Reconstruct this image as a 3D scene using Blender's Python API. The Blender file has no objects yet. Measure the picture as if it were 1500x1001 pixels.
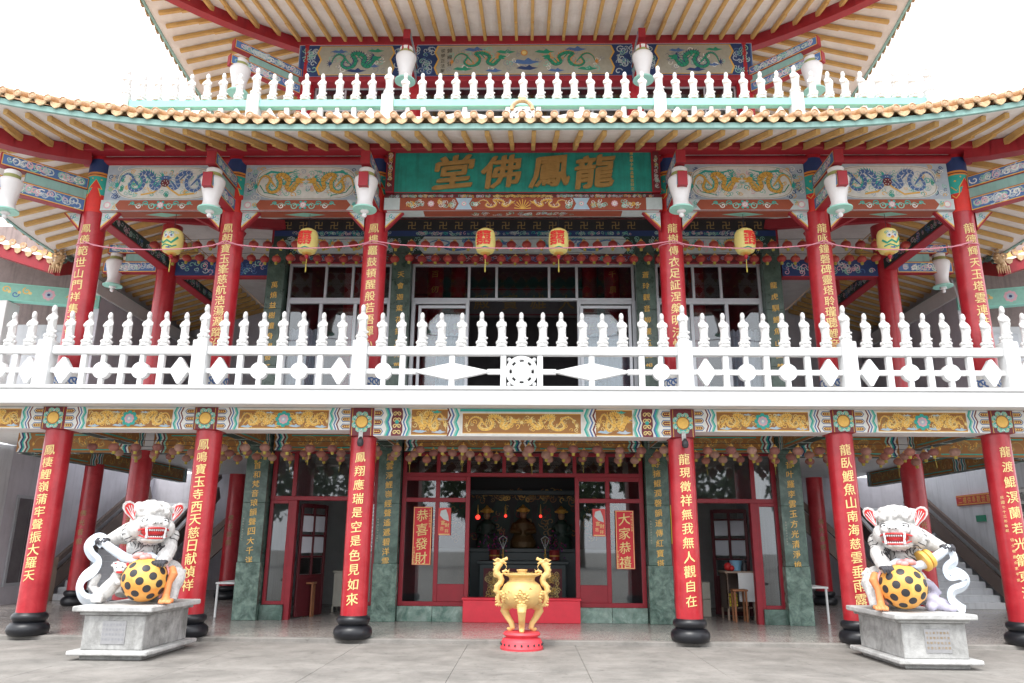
import bpy, bmesh, math, random
from math import sin, cos, pi, radians, sqrt
from mathutils import Vector, Matrix, noise
from mathutils.bvhtree import BVHTree
from mathutils.geometry import tessellate_polygon
R = random.Random(7)
S = bpy.context.scene
COL = S.collection
# ------------------------------------------------------------------ camera
cd = bpy.data.cameras.new('camera'); cam = bpy.data.objects.new('camera', cd); COL.objects.link(cam)
cd.sensor_width = 36; cd.lens = 1111.3/1500*36; cd.clip_start = .1; cd.clip_end = 2000
PIT, YAW, ROL, CX = .2621, -.0208, .0079, .0958
_F = Vector((sin(YAW)*cos(PIT), cos(YAW)*cos(PIT), sin(PIT)))
_R = Vector((cos(YAW), -sin(YAW), 0)); _U = _R.cross(_F)
_R2 = _R*cos(ROL)+_U*sin(ROL); _U2 = _U*cos(ROL)-_R*sin(ROL)
M = Matrix((_R2, _U2, -_F)).transposed().to_4x4(); M.translation = (CX, 0, 1.6)
cam.matrix_world = M; S.camera = cam
# ------------------------------------------------------------------ world, sun, exposure
W = bpy.data.worlds.new('World'); S.world = W; W.use_nodes = True
wn = W.node_tree.nodes; wl_ = W.node_tree.links; wn.clear()
sky = wn.new('ShaderNodeTexSky'); sky.sky_type = 'NISHITA'; sky.sun_disc = False
SUN_EL, SUN_ROT = radians(58), radians(200)
sky.sun_elevation = SUN_EL; sky.sun_rotation = SUN_ROT; sky.air_density = 1; sky.dust_density = 4
hs = wn.new('ShaderNodeHueSaturation'); hs.inputs['Saturation'].default_value = .12
mxw = wn.new('ShaderNodeMix'); mxw.data_type = 'RGBA'; mxw.inputs[0].default_value = .6
mxw.inputs[7].default_value = (14, 14.3, 15, 1)      # even cloud veil over the sky
bg = wn.new('ShaderNodeBackground'); bg.inputs[1].default_value = .1
ow = wn.new('ShaderNodeOutputWorld')
wl_.new(sky.outputs[0], hs.inputs['Color']); wl_.new(hs.outputs[0], mxw.inputs[6])
wl_.new(mxw.outputs[2], bg.inputs[0]); wl_.new(bg.outputs[0], ow.inputs[0])
sd = bpy.data.lights.new('sun', 'SUN'); sd.energy = 1.1; sd.angle = radians(25); sd.color = (1, .97, .92)
so = bpy.data.objects.new('sun', sd); COL.objects.link(so)
_d = Vector((sin(SUN_ROT)*cos(SUN_EL), cos(SUN_ROT)*cos(SUN_EL), sin(SUN_EL)))
so.rotation_euler = _d.to_track_quat('Z', 'Y').to_euler(); so.location = (0, -5, 30)
S.view_settings.view_transform = 'Standard'; S.view_settings.look = 'None'
S.view_settings.gamma = 1; S.view_settings.use_curve_mapping = False
S.view_settings.exposure = 1.24
# ------------------------------------------------------------------ materials
MATS = {}
def mat(name, col, rough=.6, var=.12, scale=6, bump=.0, metal=0, spec=.5, streak=0, col2=None, mix=0, scale2=2., coat=0, emit=0):
    if name in MATS: return MATS[name]
    m = bpy.data.materials.new(name); m.use_nodes = True; nt = m.node_tree; N = nt.nodes; L = nt.links
    b = N['Principled BSDF']; b.inputs['Roughness'].default_value = rough; b.inputs['Metallic'].default_value = metal
    b.inputs['Specular IOR Level'].default_value = spec; b.inputs['Coat Weight'].default_value = coat
    b.inputs['Coat Roughness'].default_value = .08
    tc = N.new('ShaderNodeTexCoord'); gm = N.new('ShaderNodeNewGeometry')
    src = gm.outputs['Position']
    n1 = N.new('ShaderNodeTexNoise'); n1.inputs['Scale'].default_value = scale; n1.inputs['Detail'].default_value = 6
    n1.inputs['Roughness'].default_value = .65; L.new(src, n1.inputs['Vector'])
    rp = N.new('ShaderNodeMapRange'); rp.inputs[1].default_value = .3; rp.inputs[2].default_value = .7
    rp.inputs[3].default_value = 1-var; rp.inputs[4].default_value = 1+var*.6; L.new(n1.outputs[0], rp.inputs[0])
    base = N.new('ShaderNodeRGB'); base.outputs[0].default_value = (*col, 1); cur = base.outputs[0]
    if col2:
        n2 = N.new('ShaderNodeTexNoise'); n2.inputs['Scale'].default_value = scale2; n2.inputs['Detail'].default_value = 8
        n2.inputs['Roughness'].default_value = .7; n2.inputs['Distortion'].default_value = .6; L.new(src, n2.inputs['Vector'])
        r2 = N.new('ShaderNodeMapRange'); r2.inputs[1].default_value = .5-.5*mix*.5; r2.inputs[2].default_value = .75-.25*mix
        L.new(n2.outputs[0], r2.inputs[0])
        mx = N.new('ShaderNodeMix'); mx.data_type = 'RGBA'; L.new(r2.outputs[0], mx.inputs[0]); L.new(cur, mx.inputs[6]); mx.inputs[7].default_value = (*col2, 1)
        cur = mx.outputs[2]
    if streak:
        mp = N.new('ShaderNodeMapping'); mp.inputs['Scale'].default_value = (9, 9, .7); L.new(src, mp.inputs[0])
        n3 = N.new('ShaderNodeTexNoise'); n3.inputs['Scale'].default_value = 1.2; n3.inputs['Detail'].default_value = 5; L.new(mp.outputs[0], n3.inputs['Vector'])
        r3 = N.new('ShaderNodeMapRange'); r3.inputs[1].default_value = .5; r3.inputs[2].default_value = .75; r3.inputs[3].default_value = 1; r3.inputs[4].default_value = 1-streak
        L.new(n3.outputs[0], r3.inputs[0])
        mu0 = N.new('ShaderNodeMath'); mu0.operation = 'MULTIPLY'; L.new(rp.outputs[0], mu0.inputs[0]); L.new(r3.outputs[0], mu0.inputs[1]); fac = mu0.outputs[0]
    else: fac = rp.outputs[0]
    vm = N.new('ShaderNodeVectorMath'); vm.operation = 'SCALE'; L.new(cur, vm.inputs[0]); L.new(fac, vm.inputs['Scale'])
    L.new(vm.outputs[0], b.inputs['Base Color'])
    rr = N.new('ShaderNodeMapRange'); rr.inputs[3].default_value = max(.02, rough-.08); rr.inputs[4].default_value = min(1, rough+.1); L.new(n1.outputs[0], rr.inputs[0]); L.new(rr.outputs[0], b.inputs['Roughness'])
    if bump:
        bp = N.new('ShaderNodeBump'); bp.inputs['Strength'].default_value = bump; bp.inputs['Distance'].default_value = .01
        nb = N.new('ShaderNodeTexNoise'); nb.inputs['Scale'].default_value = scale*7; nb.inputs['Detail'].default_value = 4; L.new(src, nb.inputs['Vector'])
        L.new(nb.outputs[0], bp.inputs['Height']); L.new(bp.outputs[0], b.inputs['Normal'])
    if emit:
        b.inputs['Emission Color'].default_value = (*col, 1); b.inputs['Emission Strength'].default_value = emit
    MATS[name] = m; return m
m_red = mat('red column paint', (.41, .010, .020), .34, .16, 3, .12, coat=.2, col2=(.50, .035, .045), mix=.3, scale2=2.3, streak=.16)
m_redbeam = mat('dull red beam paint', (.36, .018, .03), .5, .16, 3, .1, streak=.15)
m_frame = mat('dark red door frame paint', (.27, .01, .022), .38, .14, 5, .05)
m_pinkred = mat('bright red threshold paint', (.72, .035, .06), .45, .1, 4, .05)
m_black = mat('black column base paint', (.012, .013, .017), .36, .3, 6, .05)
m_white = mat('white balustrade paint', (.72, .73, .73), .5, .05, 3, .08)
m_white2 = mat('white stone statue', (.70, .70, .69), .45, .07, 9, .1)
m_slab = mat('white slab plaster', (.80, .80, .79), .7, .06, 2, .1, streak=.05)
m_soffw = mat('whitewashed soffit', (.80, .76, .73), .85, .1, 1.2, .2, col2=(.70, .64, .60), mix=.2, scale2=1.5)
m_raft = mat('ochre rafter paint', (.62, .38, .13), .65, .16, 4, .1)
m_tile = mat('orange glazed tile', (.62, .40, .24), .4, .22, 14, .15, col2=(.40, .22, .10), mix=.2, scale2=9)
m_tile2 = mat('pale tan drip tile', (.70, .48, .27), .45, .25, 16, .15, col2=(.42, .26, .12), mix=.2, scale2=12)
m_teal = mat('pale teal fascia paint', (.27, .46, .42), .6, .14, 4, .1, streak=.2)
m_mint = mat('mint rail paint', (.28, .66, .55), .5, .08, 3, .05)
m_green = mat('green marble', (.055, .105, .085), .22, .3, 5, .02, col2=(.14, .22, .185), mix=.4, scale2=3.2, coat=.1)
m_greenl = mat('pale green marble plinth', (.10, .19, .155), .25, .3, 5, .02, col2=(.30, .40, .35), mix=.5, scale2=3.2)
m_greenm = mat('veined green marble', (.05, .10, .08), .22, .35, 7, .02, col2=(.20, .30, .25), mix=.45, scale2=4.5, coat=.1)
m_dgreen = mat('dark green marble pillar', (.05, .085, .065), .28, .3, 5, .02, col2=(.10, .15, .12), mix=.4, scale2=3)
m_gold = mat('gold paint', (.80, .48, .10), .38, .14, 20, .1, metal=.2)
m_goldy = mat('gold bronze paint of burner', (.74, .50, .19), .55, .12, 12, .25, metal=.15)
m_grey = mat('grey side wall plaster', (.62, .61, .66), .8, .12, 1.5, .15, streak=.12)
m_wallw = mat('pale wall plaster', (.70, .72, .75), .8, .1, 1.5, .15, streak=.15)
m_conc = mat('stained concrete', (.295, .28, .26), .92, .18, 1.6, .5, spec=.15, col2=(.215, .205, .19), mix=.45, scale2=1.3)
m_stone = mat('weathered pedestal granite', (.45, .45, .44), .75, .2, 8, .35, col2=(.24, .24, .23), mix=.4, scale2=2.5, streak=.25)
m_stonel = mat('pale granite slab', (.56, .56, .55), .7, .15, 10, .3, col2=(.34, .34, .33), mix=.25, scale2=3)
m_wood = mat('brown stair rail paint', (.15, .105, .085), .5, .15, 5, .1)
m_woodl = mat('tan newel post', (.40, .29, .22), .6, .12, 5, .1)
m_alu = mat('aluminium frame', (.55, .57, .60), .4, .06, 8, 0, metal=.5)
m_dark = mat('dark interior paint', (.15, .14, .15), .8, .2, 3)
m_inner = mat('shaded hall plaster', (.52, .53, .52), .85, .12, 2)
m_lred = mat('red lantern paper', (.42, .05, .035), .55, .2, 9, 0)
m_lfade = mat('faded red lantern paper', (.38, .19, .15), .6, .2, 12, 0)
m_tag = mat('yellow lantern tassel', (.46, .38, .07), .7, .1, 9)
m_lyel = mat('yellow lantern silk', (.78, .66, .22), .55, .1, 6)
m_tealv = mat('vase teal rim', (.35, .68, .58), .5, .06, 4)
m_olive = mat('vase olive band', (.32, .34, .12), .55, .08, 4)
m_vase = mat('white glazed hanging vase', (.78, .76, .76), .3, .05, 3)
m_pink = mat('pink string', (.75, .30, .38), .7, .05, 4)
m_steel = mat('plaque steel', (.42, .42, .43), .35, .1, 20, 0, metal=.6)
m_curt = mat('white curtain', (.62, .64, .70), .8, .06, 3, .1)
m_orange = mat('orange foot paint', (.80, .28, .10), .5, .1, 8, .1)
m_ltblue = mat('pale blue ribbon paint', (.58, .68, .80), .5, .1, 8, .15, col2=(.72, .76, .80), mix=.5, scale2=5)
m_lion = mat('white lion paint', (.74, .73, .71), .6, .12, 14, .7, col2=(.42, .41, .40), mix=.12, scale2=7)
m_blk = mat('black line paint', (.03, .03, .035), .5, .1, 9)
m_mouth = mat('lion mouth red', (.62, .03, .03), .4, .1, 9)
m_claw = mat('dark grey claw paint', (.06, .06, .07), .5, .15, 12, .1)
m_ball = mat('yellow ball paint', (.80, .52, .13), .45, .1, 5, .1, col2=(.80, .32, .06), mix=.45, scale2=2.5)
m_pinkb = mat('pink ribbon paint', (.80, .38, .38), .5, .08, 8)
m_roofback = mat('roof tile field', (.45, .26, .12), .5, .2, 8, .2)
m_trunk = mat('tree trunk', (.10, .075, .055), .9, .2, 6, .4)
m_leaf = mat('tree leaves', (.05, .085, .03), .7, .4, 1.2)
PC = dict(gold=(.74, .50, .12), lgold=(.80, .62, .25), brown=(.35, .15, .035), maroon=(.16, .02, .03), teal=(.03, .42, .36), white=(.78, .78, .74),
          blue=(.08, .17, .40), lblue=(.40, .55, .66), navy=(.02, .05, .17), green=(.02, .30, .18), rust=(.33, .07, .03), red=(.70, .03, .02), pink=(.72, .42, .48),
          cream=(.74, .74, .70), lilac=(.46, .54, .62), dkgreen=(.015, .05, .04), mint=(.26, .55, .45), black=(.02, .02, .022), orange=(.70, .28, .05),
          signgreen=(.012, .30, .25), silver=(.6, .6, .6), yellow=(.80, .66, .05), grey=(.3, .31, .34), tan=(.42, .40, .33), dgold=(.34, .22, .08), bluew=(.55, .62, .62))
def pmat(c): return mat('paint '+c, PC[c], .5, .12, 9, 0)
def glass_mat(name='window glass', refl=1.6, tint=(.8, .84, .86)):
    m = bpy.data.materials.new(name); m.use_nodes = True; N = m.node_tree.nodes; L = m.node_tree.links; N.clear()
    o = N.new('ShaderNodeOutputMaterial'); t = N.new('ShaderNodeBsdfTransparent'); t.inputs[0].default_value = (*tint, 1)
    g = N.new('ShaderNodeBsdfGlossy'); g.inputs['Roughness'].default_value = .02
    fr = N.new('ShaderNodeFresnel'); fr.inputs[0].default_value = 1.5
    mu = N.new('ShaderNodeMath'); mu.operation = 'MULTIPLY'; mu.inputs[1].default_value = refl; mu.use_clamp = True
    mx = N.new('ShaderNodeMixShader'); L.new(fr.outputs[0], mu.inputs[0]); L.new(mu.outputs[0], mx.inputs[0]); L.new(t.outputs[0], mx.inputs[1]); L.new(g.outputs[0], mx.inputs[2]); L.new(mx.outputs[0], o.inputs[0])
    return m
m_glass = glass_mat('door glass', 2.6)
m_glassu = glass_mat('upper window glass', 2.2)
# terrazzo
def terrazzo():
    m = mat('polished terrazzo', (.35, .32, .295), .2, .12, 2.2); N = m.node_tree.nodes; L = m.node_tree.links
    v = N.new('ShaderNodeTexVoronoi'); v.inputs['Scale'].default_value = 55; g = N.new('ShaderNodeNewGeometry'); L.new(g.outputs['Position'], v.inputs[0])
    b = N['Principled BSDF']; src = b.inputs['Base Color'].links[0].from_socket
    mr = N.new('ShaderNodeMapRange'); mr.inputs[1].default_value = 0; mr.inputs[2].default_value = 1; mr.inputs[3].default_value = .6; mr.inputs[4].default_value = 1.45
    sp = N.new('ShaderNodeSeparateColor'); L.new(v.outputs['Color'], sp.inputs[0]); L.new(sp.outputs[0], mr.inputs[0])
    vm = N.new('ShaderNodeVectorMath'); vm.operation = 'SCALE'; L.new(src, vm.inputs[0]); L.new(mr.outputs[0], vm.inputs['Scale']); L.new(vm.outputs[0], b.inputs['Base Color'])
    return m
m_terr = terrazzo()
def specks(m, sc, lo, hi, dark):
    N = m.node_tree.nodes; L = m.node_tree.links; b = N['Principled BSDF']; src = b.inputs['Base Color'].links[0].from_socket
    g = N.new('ShaderNodeNewGeometry'); n = N.new('ShaderNodeTexNoise'); n.inputs['Scale'].default_value = sc; n.inputs['Detail'].default_value = 9; n.inputs['Roughness'].default_value = .8; L.new(g.outputs['Position'], n.inputs['Vector'])
    mr = N.new('ShaderNodeMapRange'); mr.inputs[1].default_value = lo; mr.inputs[2].default_value = hi; mr.inputs[3].default_value = 1; mr.inputs[4].default_value = dark; L.new(n.outputs[0], mr.inputs[0])
    vm = N.new('ShaderNodeVectorMath'); vm.operation = 'SCALE'; L.new(src, vm.inputs[0]); L.new(mr.outputs[0], vm.inputs['Scale']); L.new(vm.outputs[0], b.inputs['Base Color'])
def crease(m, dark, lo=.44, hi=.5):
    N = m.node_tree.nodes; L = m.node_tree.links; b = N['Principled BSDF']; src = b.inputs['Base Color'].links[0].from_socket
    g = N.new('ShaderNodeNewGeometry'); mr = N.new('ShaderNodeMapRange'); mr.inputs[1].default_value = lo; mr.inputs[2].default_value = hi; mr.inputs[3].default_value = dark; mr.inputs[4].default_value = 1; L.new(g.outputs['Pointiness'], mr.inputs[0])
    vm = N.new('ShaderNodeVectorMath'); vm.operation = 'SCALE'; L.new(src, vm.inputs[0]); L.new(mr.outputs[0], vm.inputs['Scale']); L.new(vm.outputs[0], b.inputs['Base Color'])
crease(m_lion, .5, .45, .508)          # base colour darkened where the lion mesh is concave
specks(m_conc, 6, .56, .68, .55); specks(m_conc, 45, .58, .7, .6); specks(m_stone, 30, .56, .7, .6); specks(m_stonel, 35, .58, .7, .65); specks(m_soffw, 5, .62, .75, .7); specks(m_tile, 25, .55, .7, .55); specks(m_tile2, 25, .55, .7, .55); specks(m_raft, 12, .58, .7, .7); specks(m_lion, 16, .55, .68, .62)
# ------------------------------------------------------------------ mesh builder
class MB:
    def __init__(s): s.v = []; s.f = []; s.m = []; s.cur = 0
    def mesh(s, vs, fs):
        o = len(s.v); s.v += [Vector(v) for v in vs]; s.f += [tuple(i+o for i in f) for f in fs]; s.m += [s.cur]*len(fs); return s
    def box(s, a, b):
        (x0, y0, z0), (x1, y1, z1) = a, b
        return s.mesh([(x0,y0,z0),(x1,y0,z0),(x1,y1,z0),(x0,y1,z0),(x0,y0,z1),(x1,y0,z1),(x1,y1,z1),(x0,y1,z1)],
                      [(0,3,2,1),(4,5,6,7),(0,1,5,4),(1,2,6,5),(2,3,7,6),(3,0,4,7)])
    def bbox(s, a, b, c=.008):           # chamfered box
        x0, y0, z0 = a; x1, y1, z1 = b; c = min(c, (x1-x0)*.3, (y1-y0)*.3, (z1-z0)*.3)
        vs = []
        for (x, sx) in ((x0, 1), (x1, -1)):
            for (y, sy) in ((y0, 1), (y1, -1)):
                for (z, sz) in ((z0, 1), (z1, -1)):
                    vs += [(x+sx*c, y+sy*c, z), (x+sx*c, y, z+sz*c), (x, y+sy*c, z+sz*c)]
        I = lambda i, j, k, t: (i*4+j*2+k)*3+t
        f = []
        f.append((I(0,0,0,0), I(0,1,0,0), I(1,1,0,0), I(1,0,0,0))); f.append((I(0,0,1,0), I(1,0,1,0), I(1,1,1,0), I(0,1,1,0)))
        f.append((I(0,0,0,1), I(1,0,0,1), I(1,0,1,1), I(0,0,1,1))); f.append((I(0,1,0,1), I(0,1,1,1), I(1,1,1,1), I(1,1,0,1)))
        f.append((I(0,0,0,2), I(0,0,1,2), I(0,1,1,2), I(0,1,0,2))); f.append((I(1,0,0,2), I(1,1,0,2), I(1,1,1,2), I(1,0,1,2)))
        for i in (0, 1):
            for j in (0, 1): f.append((I(i,j,0,1), I(i,j,0,2), I(i,j,1,2), I(i,j,1,1)))
            for k in (0, 1): f.append((I(i,0,k,0), I(i,0,k,2), I(i,1,k,2), I(i,1,k,0)))
        for j in (0, 1):
            for k in (0, 1): f.append((I(0,j,k,0), I(0,j,k,1), I(1,j,k,1), I(1,j,k,0)))
        for i in (0, 1):
            for j in (0, 1):
                for k in (0, 1): f.append((I(i,j,k,0), I(i,j,k,1), I(i,j,k,2)))
        return s.mesh(vs, f)
    def lathe(s, prof, c=(0,0,0), seg=20, sx=1, sy=1, cap=True, a0=0):
        c = Vector(c); vs = []; fs = []; n = len(prof)
        for r, z in prof:
            for i in range(seg):
                a = a0+2*pi*i/seg; vs.append((c.x+r*cos(a)*sx, c.y+r*sin(a)*sy, c.z+z))
        for j in range(n-1):
            for i in range(seg):
                k = (i+1) % seg; fs.append((j*seg+i, j*seg+k, (j+1)*seg+k, (j+1)*seg+i))
        if cap: fs.append(tuple(range(seg-1, -1, -1))); fs.append(tuple((n-1)*seg+i for i in range(seg)))
        return s.mesh(vs, fs)
    def sweep(s, pts, rad, seg=8, flat=1, closed=False, up=(0,0,1)):
        pts = [Vector(p) for p in pts]; n = len(pts); up = Vector(up)
        if not hasattr(rad, '__len__'): rad = [rad]*n
        vs = []; fs = []; px = None
        for i, p in enumerate(pts):
            t = (pts[min(i+1, n-1)]-pts[max(i-1, 0)])
            if t.length < 1e-9: t = Vector((0, 0, 1))
            t.normalize()
            x = t.cross(up) if px is None else px-t*px.dot(t)
            if x.length < 1e-4: x = t.cross(Vector((1, 0, 0)))
            if x.length < 1e-4: x = t.cross(Vector((0, 1, 0)))
            x.normalize(); y = t.cross(x); px = x
            for k in range(seg):
                a = 2*pi*k/seg; vs.append(p+x*rad[i]*cos(a)+y*rad[i]*flat*sin(a))
        for j in range(n-1):
            for i in range(seg):
                k = (i+1) % seg; fs.append((j*seg+i, j*seg+k, (j+1)*seg+k, (j+1)*seg+i))
        fs.append(tuple(range(seg-1, -1, -1))); fs.append(tuple((n-1)*seg+i for i in range(seg)))
        return s.mesh(vs, fs)
    def ell(s, c, r, seg=14, ring=9, rot=None):
        c = Vector(c); vs = []; fs = []
        if not hasattr(r, '__len__'): r = (r, r, r)
        for j in range(1, ring):
            t = pi*j/ring
            for i in range(seg):
                a = 2*pi*i/seg; v = Vector((r[0]*sin(t)*cos(a), r[1]*sin(t)*sin(a), r[2]*cos(t)))
                if rot: v = rot @ v
                vs.append(c+v)
        for z in (r[2], -r[2]):
            v = Vector((0, 0, z)); vs.append(c+(rot @ v if rot else v))
        T = (ring-1)*seg
        for j in range(ring-2):
            for i in range(seg):
                k = (i+1) % seg; fs.append((j*seg+i, (j+1)*seg+i, (j+1)*seg+k, j*seg+k))
        for i in range(seg):
            k = (i+1) % seg; fs.append((T, i, k)); fs.append((T+1, (ring-2)*seg+k, (ring-2)*seg+i))
        return s.mesh(vs, fs)
    def prism(s, poly, axis, a, b):      # polygon extruded; axis 'y': poly in x,z  'x': poly in y,z  'z': poly in x,y
        f = {'y': lambda p, t: (p[0], t, p[1]), 'x': lambda p, t: (t, p[0], p[1]), 'z': lambda p, t: (p[0], p[1], t)}[axis]
        n = len(poly); vs = [f(p, a) for p in poly]+[f(p, b) for p in poly]
        fs = [tuple(range(n)), tuple(range(2*n-1, n-1, -1))]+[(i, i+n, (i+1) % n+n, (i+1) % n) for i in range(n)]
        return s.mesh(vs, fs)
    def beam(s, p, q, w, h):             # box along p->q, w across, h vertical (centred)
        p = Vector(p); q = Vector(q); t = (q-p).normalized(); x = t.cross(Vector((0,0,1)))
        if x.length < 1e-4: x = Vector((1,0,0))
        x.normalize(); y = x.cross(t); vs = []
        for c in (p, q):
            for a, b in ((-1,-1),(1,-1),(1,1),(-1,1)): vs.append(c+x*a*w/2+y*b*h/2)
        return s.mesh(vs, [(0,1,2,3),(7,6,5,4),(0,4,5,1),(1,5,6,2),(2,6,7,3),(3,7,4,0)])
    def xf(s, Mx, start=0):
        for i in range(start, len(s.v)): s.v[i] = Mx @ s.v[i]
        return s
WL = {}
def wloc(o): return WL.get(o.name, Vector((0, 0, 0))) if o else Vector((0, 0, 0))
def link(o, parent=None, at=None):
    COL.objects.link(o); at = Vector(at) if at is not None else Vector((0,0,0))
    if parent: o.parent = parent; o.location = at-wloc(parent)
    else: o.location = at
    WL[o.name] = at; return o
def me(name, mb, mats, off=(0,0,0), smooth=False, auto=False):
    off = Vector(off); m = bpy.data.meshes.new(name); m.from_pydata([v-off for v in mb.v], [], mb.f)
    if not isinstance(mats, (list, tuple)): mats = [mats]
    for x in mats: m.materials.append(x)
    m.polygons.foreach_set('material_index', mb.m)
    if smooth: m.polygons.foreach_set('use_smooth', [True]*len(m.polygons))
    bm = bmesh.new(); bm.from_mesh(m); bmesh.ops.recalc_face_normals(bm, faces=bm.faces)
    if auto:
        for e in bm.edges:
            if len(e.link_faces) == 2 and e.calc_face_angle(0) > .7: e.smooth = False
    bm.to_mesh(m); bm.free(); m.update()
    return m
def obj(name, mb, mats, parent=None, at=None, smooth=False, auto=True, **kw):
    # geometry given in world coordinates; `at` is the object's origin (default: parent's)
    if at is None: at = wloc(parent)
    m = me(name, mb, mats, at, smooth, auto)
    o = bpy.data.objects.new(name, m); link(o, parent, at)
    for k, v in kw.items(): o[k] = v
    return o
def inst(name, mesh, parent, at, rot=None, scale=None):
    o = bpy.data.objects.new(name, mesh); link(o, parent, at)
    if rot: o.rotation_euler = rot
    if scale: o.scale = scale
    return o
def thing(name, label, cat, at, group=None):
    o = bpy.data.objects.new(name, None); o.empty_display_size = .1; link(o, None, at); tag(o, label, cat, group); return o
def tag(o, label, cat, group=None):
    o['label'] = label; o['category'] = cat
    if group: o['group'] = group
    return o
def dup(root, loc, label, rotz=None):
    r = root.copy(); COL.objects.link(r); r.location = loc; r['label'] = label
    if rotz is not None: r.rotation_euler = (0, 0, rotz)
    for ch in root.children:
        c = ch.copy(); COL.objects.link(c); c.parent = r
        for g in ch.children:
            d = g.copy(); COL.objects.link(d); d.parent = c
    return r
def remesh(mb, vox, smooth=2, keep=None):
    m = bpy.data.meshes.new('tmp'); m.from_pydata(mb.v, [], mb.f)
    o = bpy.data.objects.new('tmp', m); COL.objects.link(o)
    r = o.modifiers.new('r', 'REMESH'); r.mode = 'VOXEL'; r.voxel_size = vox
    if smooth:
        sm = o.modifiers.new('s', 'SMOOTH'); sm.iterations = smooth; sm.factor = .5
    dg = bpy.context.evaluated_depsgraph_get(); e = o.evaluated_get(dg).to_mesh()
    out = MB(); out.mesh([v.co.copy() for v in e.vertices], [tuple(p.vertices) for p in e.polygons])
    bpy.data.objects.remove(o); return out
ORD = ['zeroth','first','second','third','fourth','fifth','sixth','seventh','eighth','ninth','tenth','eleventh','twelfth','thirteenth','fourteenth','fifteenth']
def ordn(i):
    if i < len(ORD): return ORD[i]
    return str(i)+({1:'st',2:'nd',3:'rd'}.get(i % 10, 'th') if i % 100 not in (11,12,13) else 'th')
# ------------------------------------------------------------------ glyphs
_G = {}
def glyph(ch):
    if ch in _G: return _G[ch]
    c = bpy.data.curves.new('g', 'FONT'); c.body = ch; c.resolution_u = 2; c.offset = 0
    o = bpy.data.objects.new('g', c); COL.objects.link(o)
    e = o.evaluated_get(bpy.context.evaluated_depsgraph_get()).to_mesh()
    vs = [(v.co.x, v.co.y) for v in e.vertices]; fs = [tuple(p.vertices) for p in e.polygons]
    bpy.data.objects.remove(o); bpy.data.curves.remove(c)
    if vs:
        x0 = min(v[0] for v in vs); x1 = max(v[0] for v in vs); y0 = min(v[1] for v in vs); y1 = max(v[1] for v in vs)
        s = 1/max(x1-x0, y1-y0, .5); vs = [((x-(x0+x1)/2)*s, (y-(y0+y1)/2)*s) for x, y in vs]
    _G[ch] = (vs, fs); return _G[ch]
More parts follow.
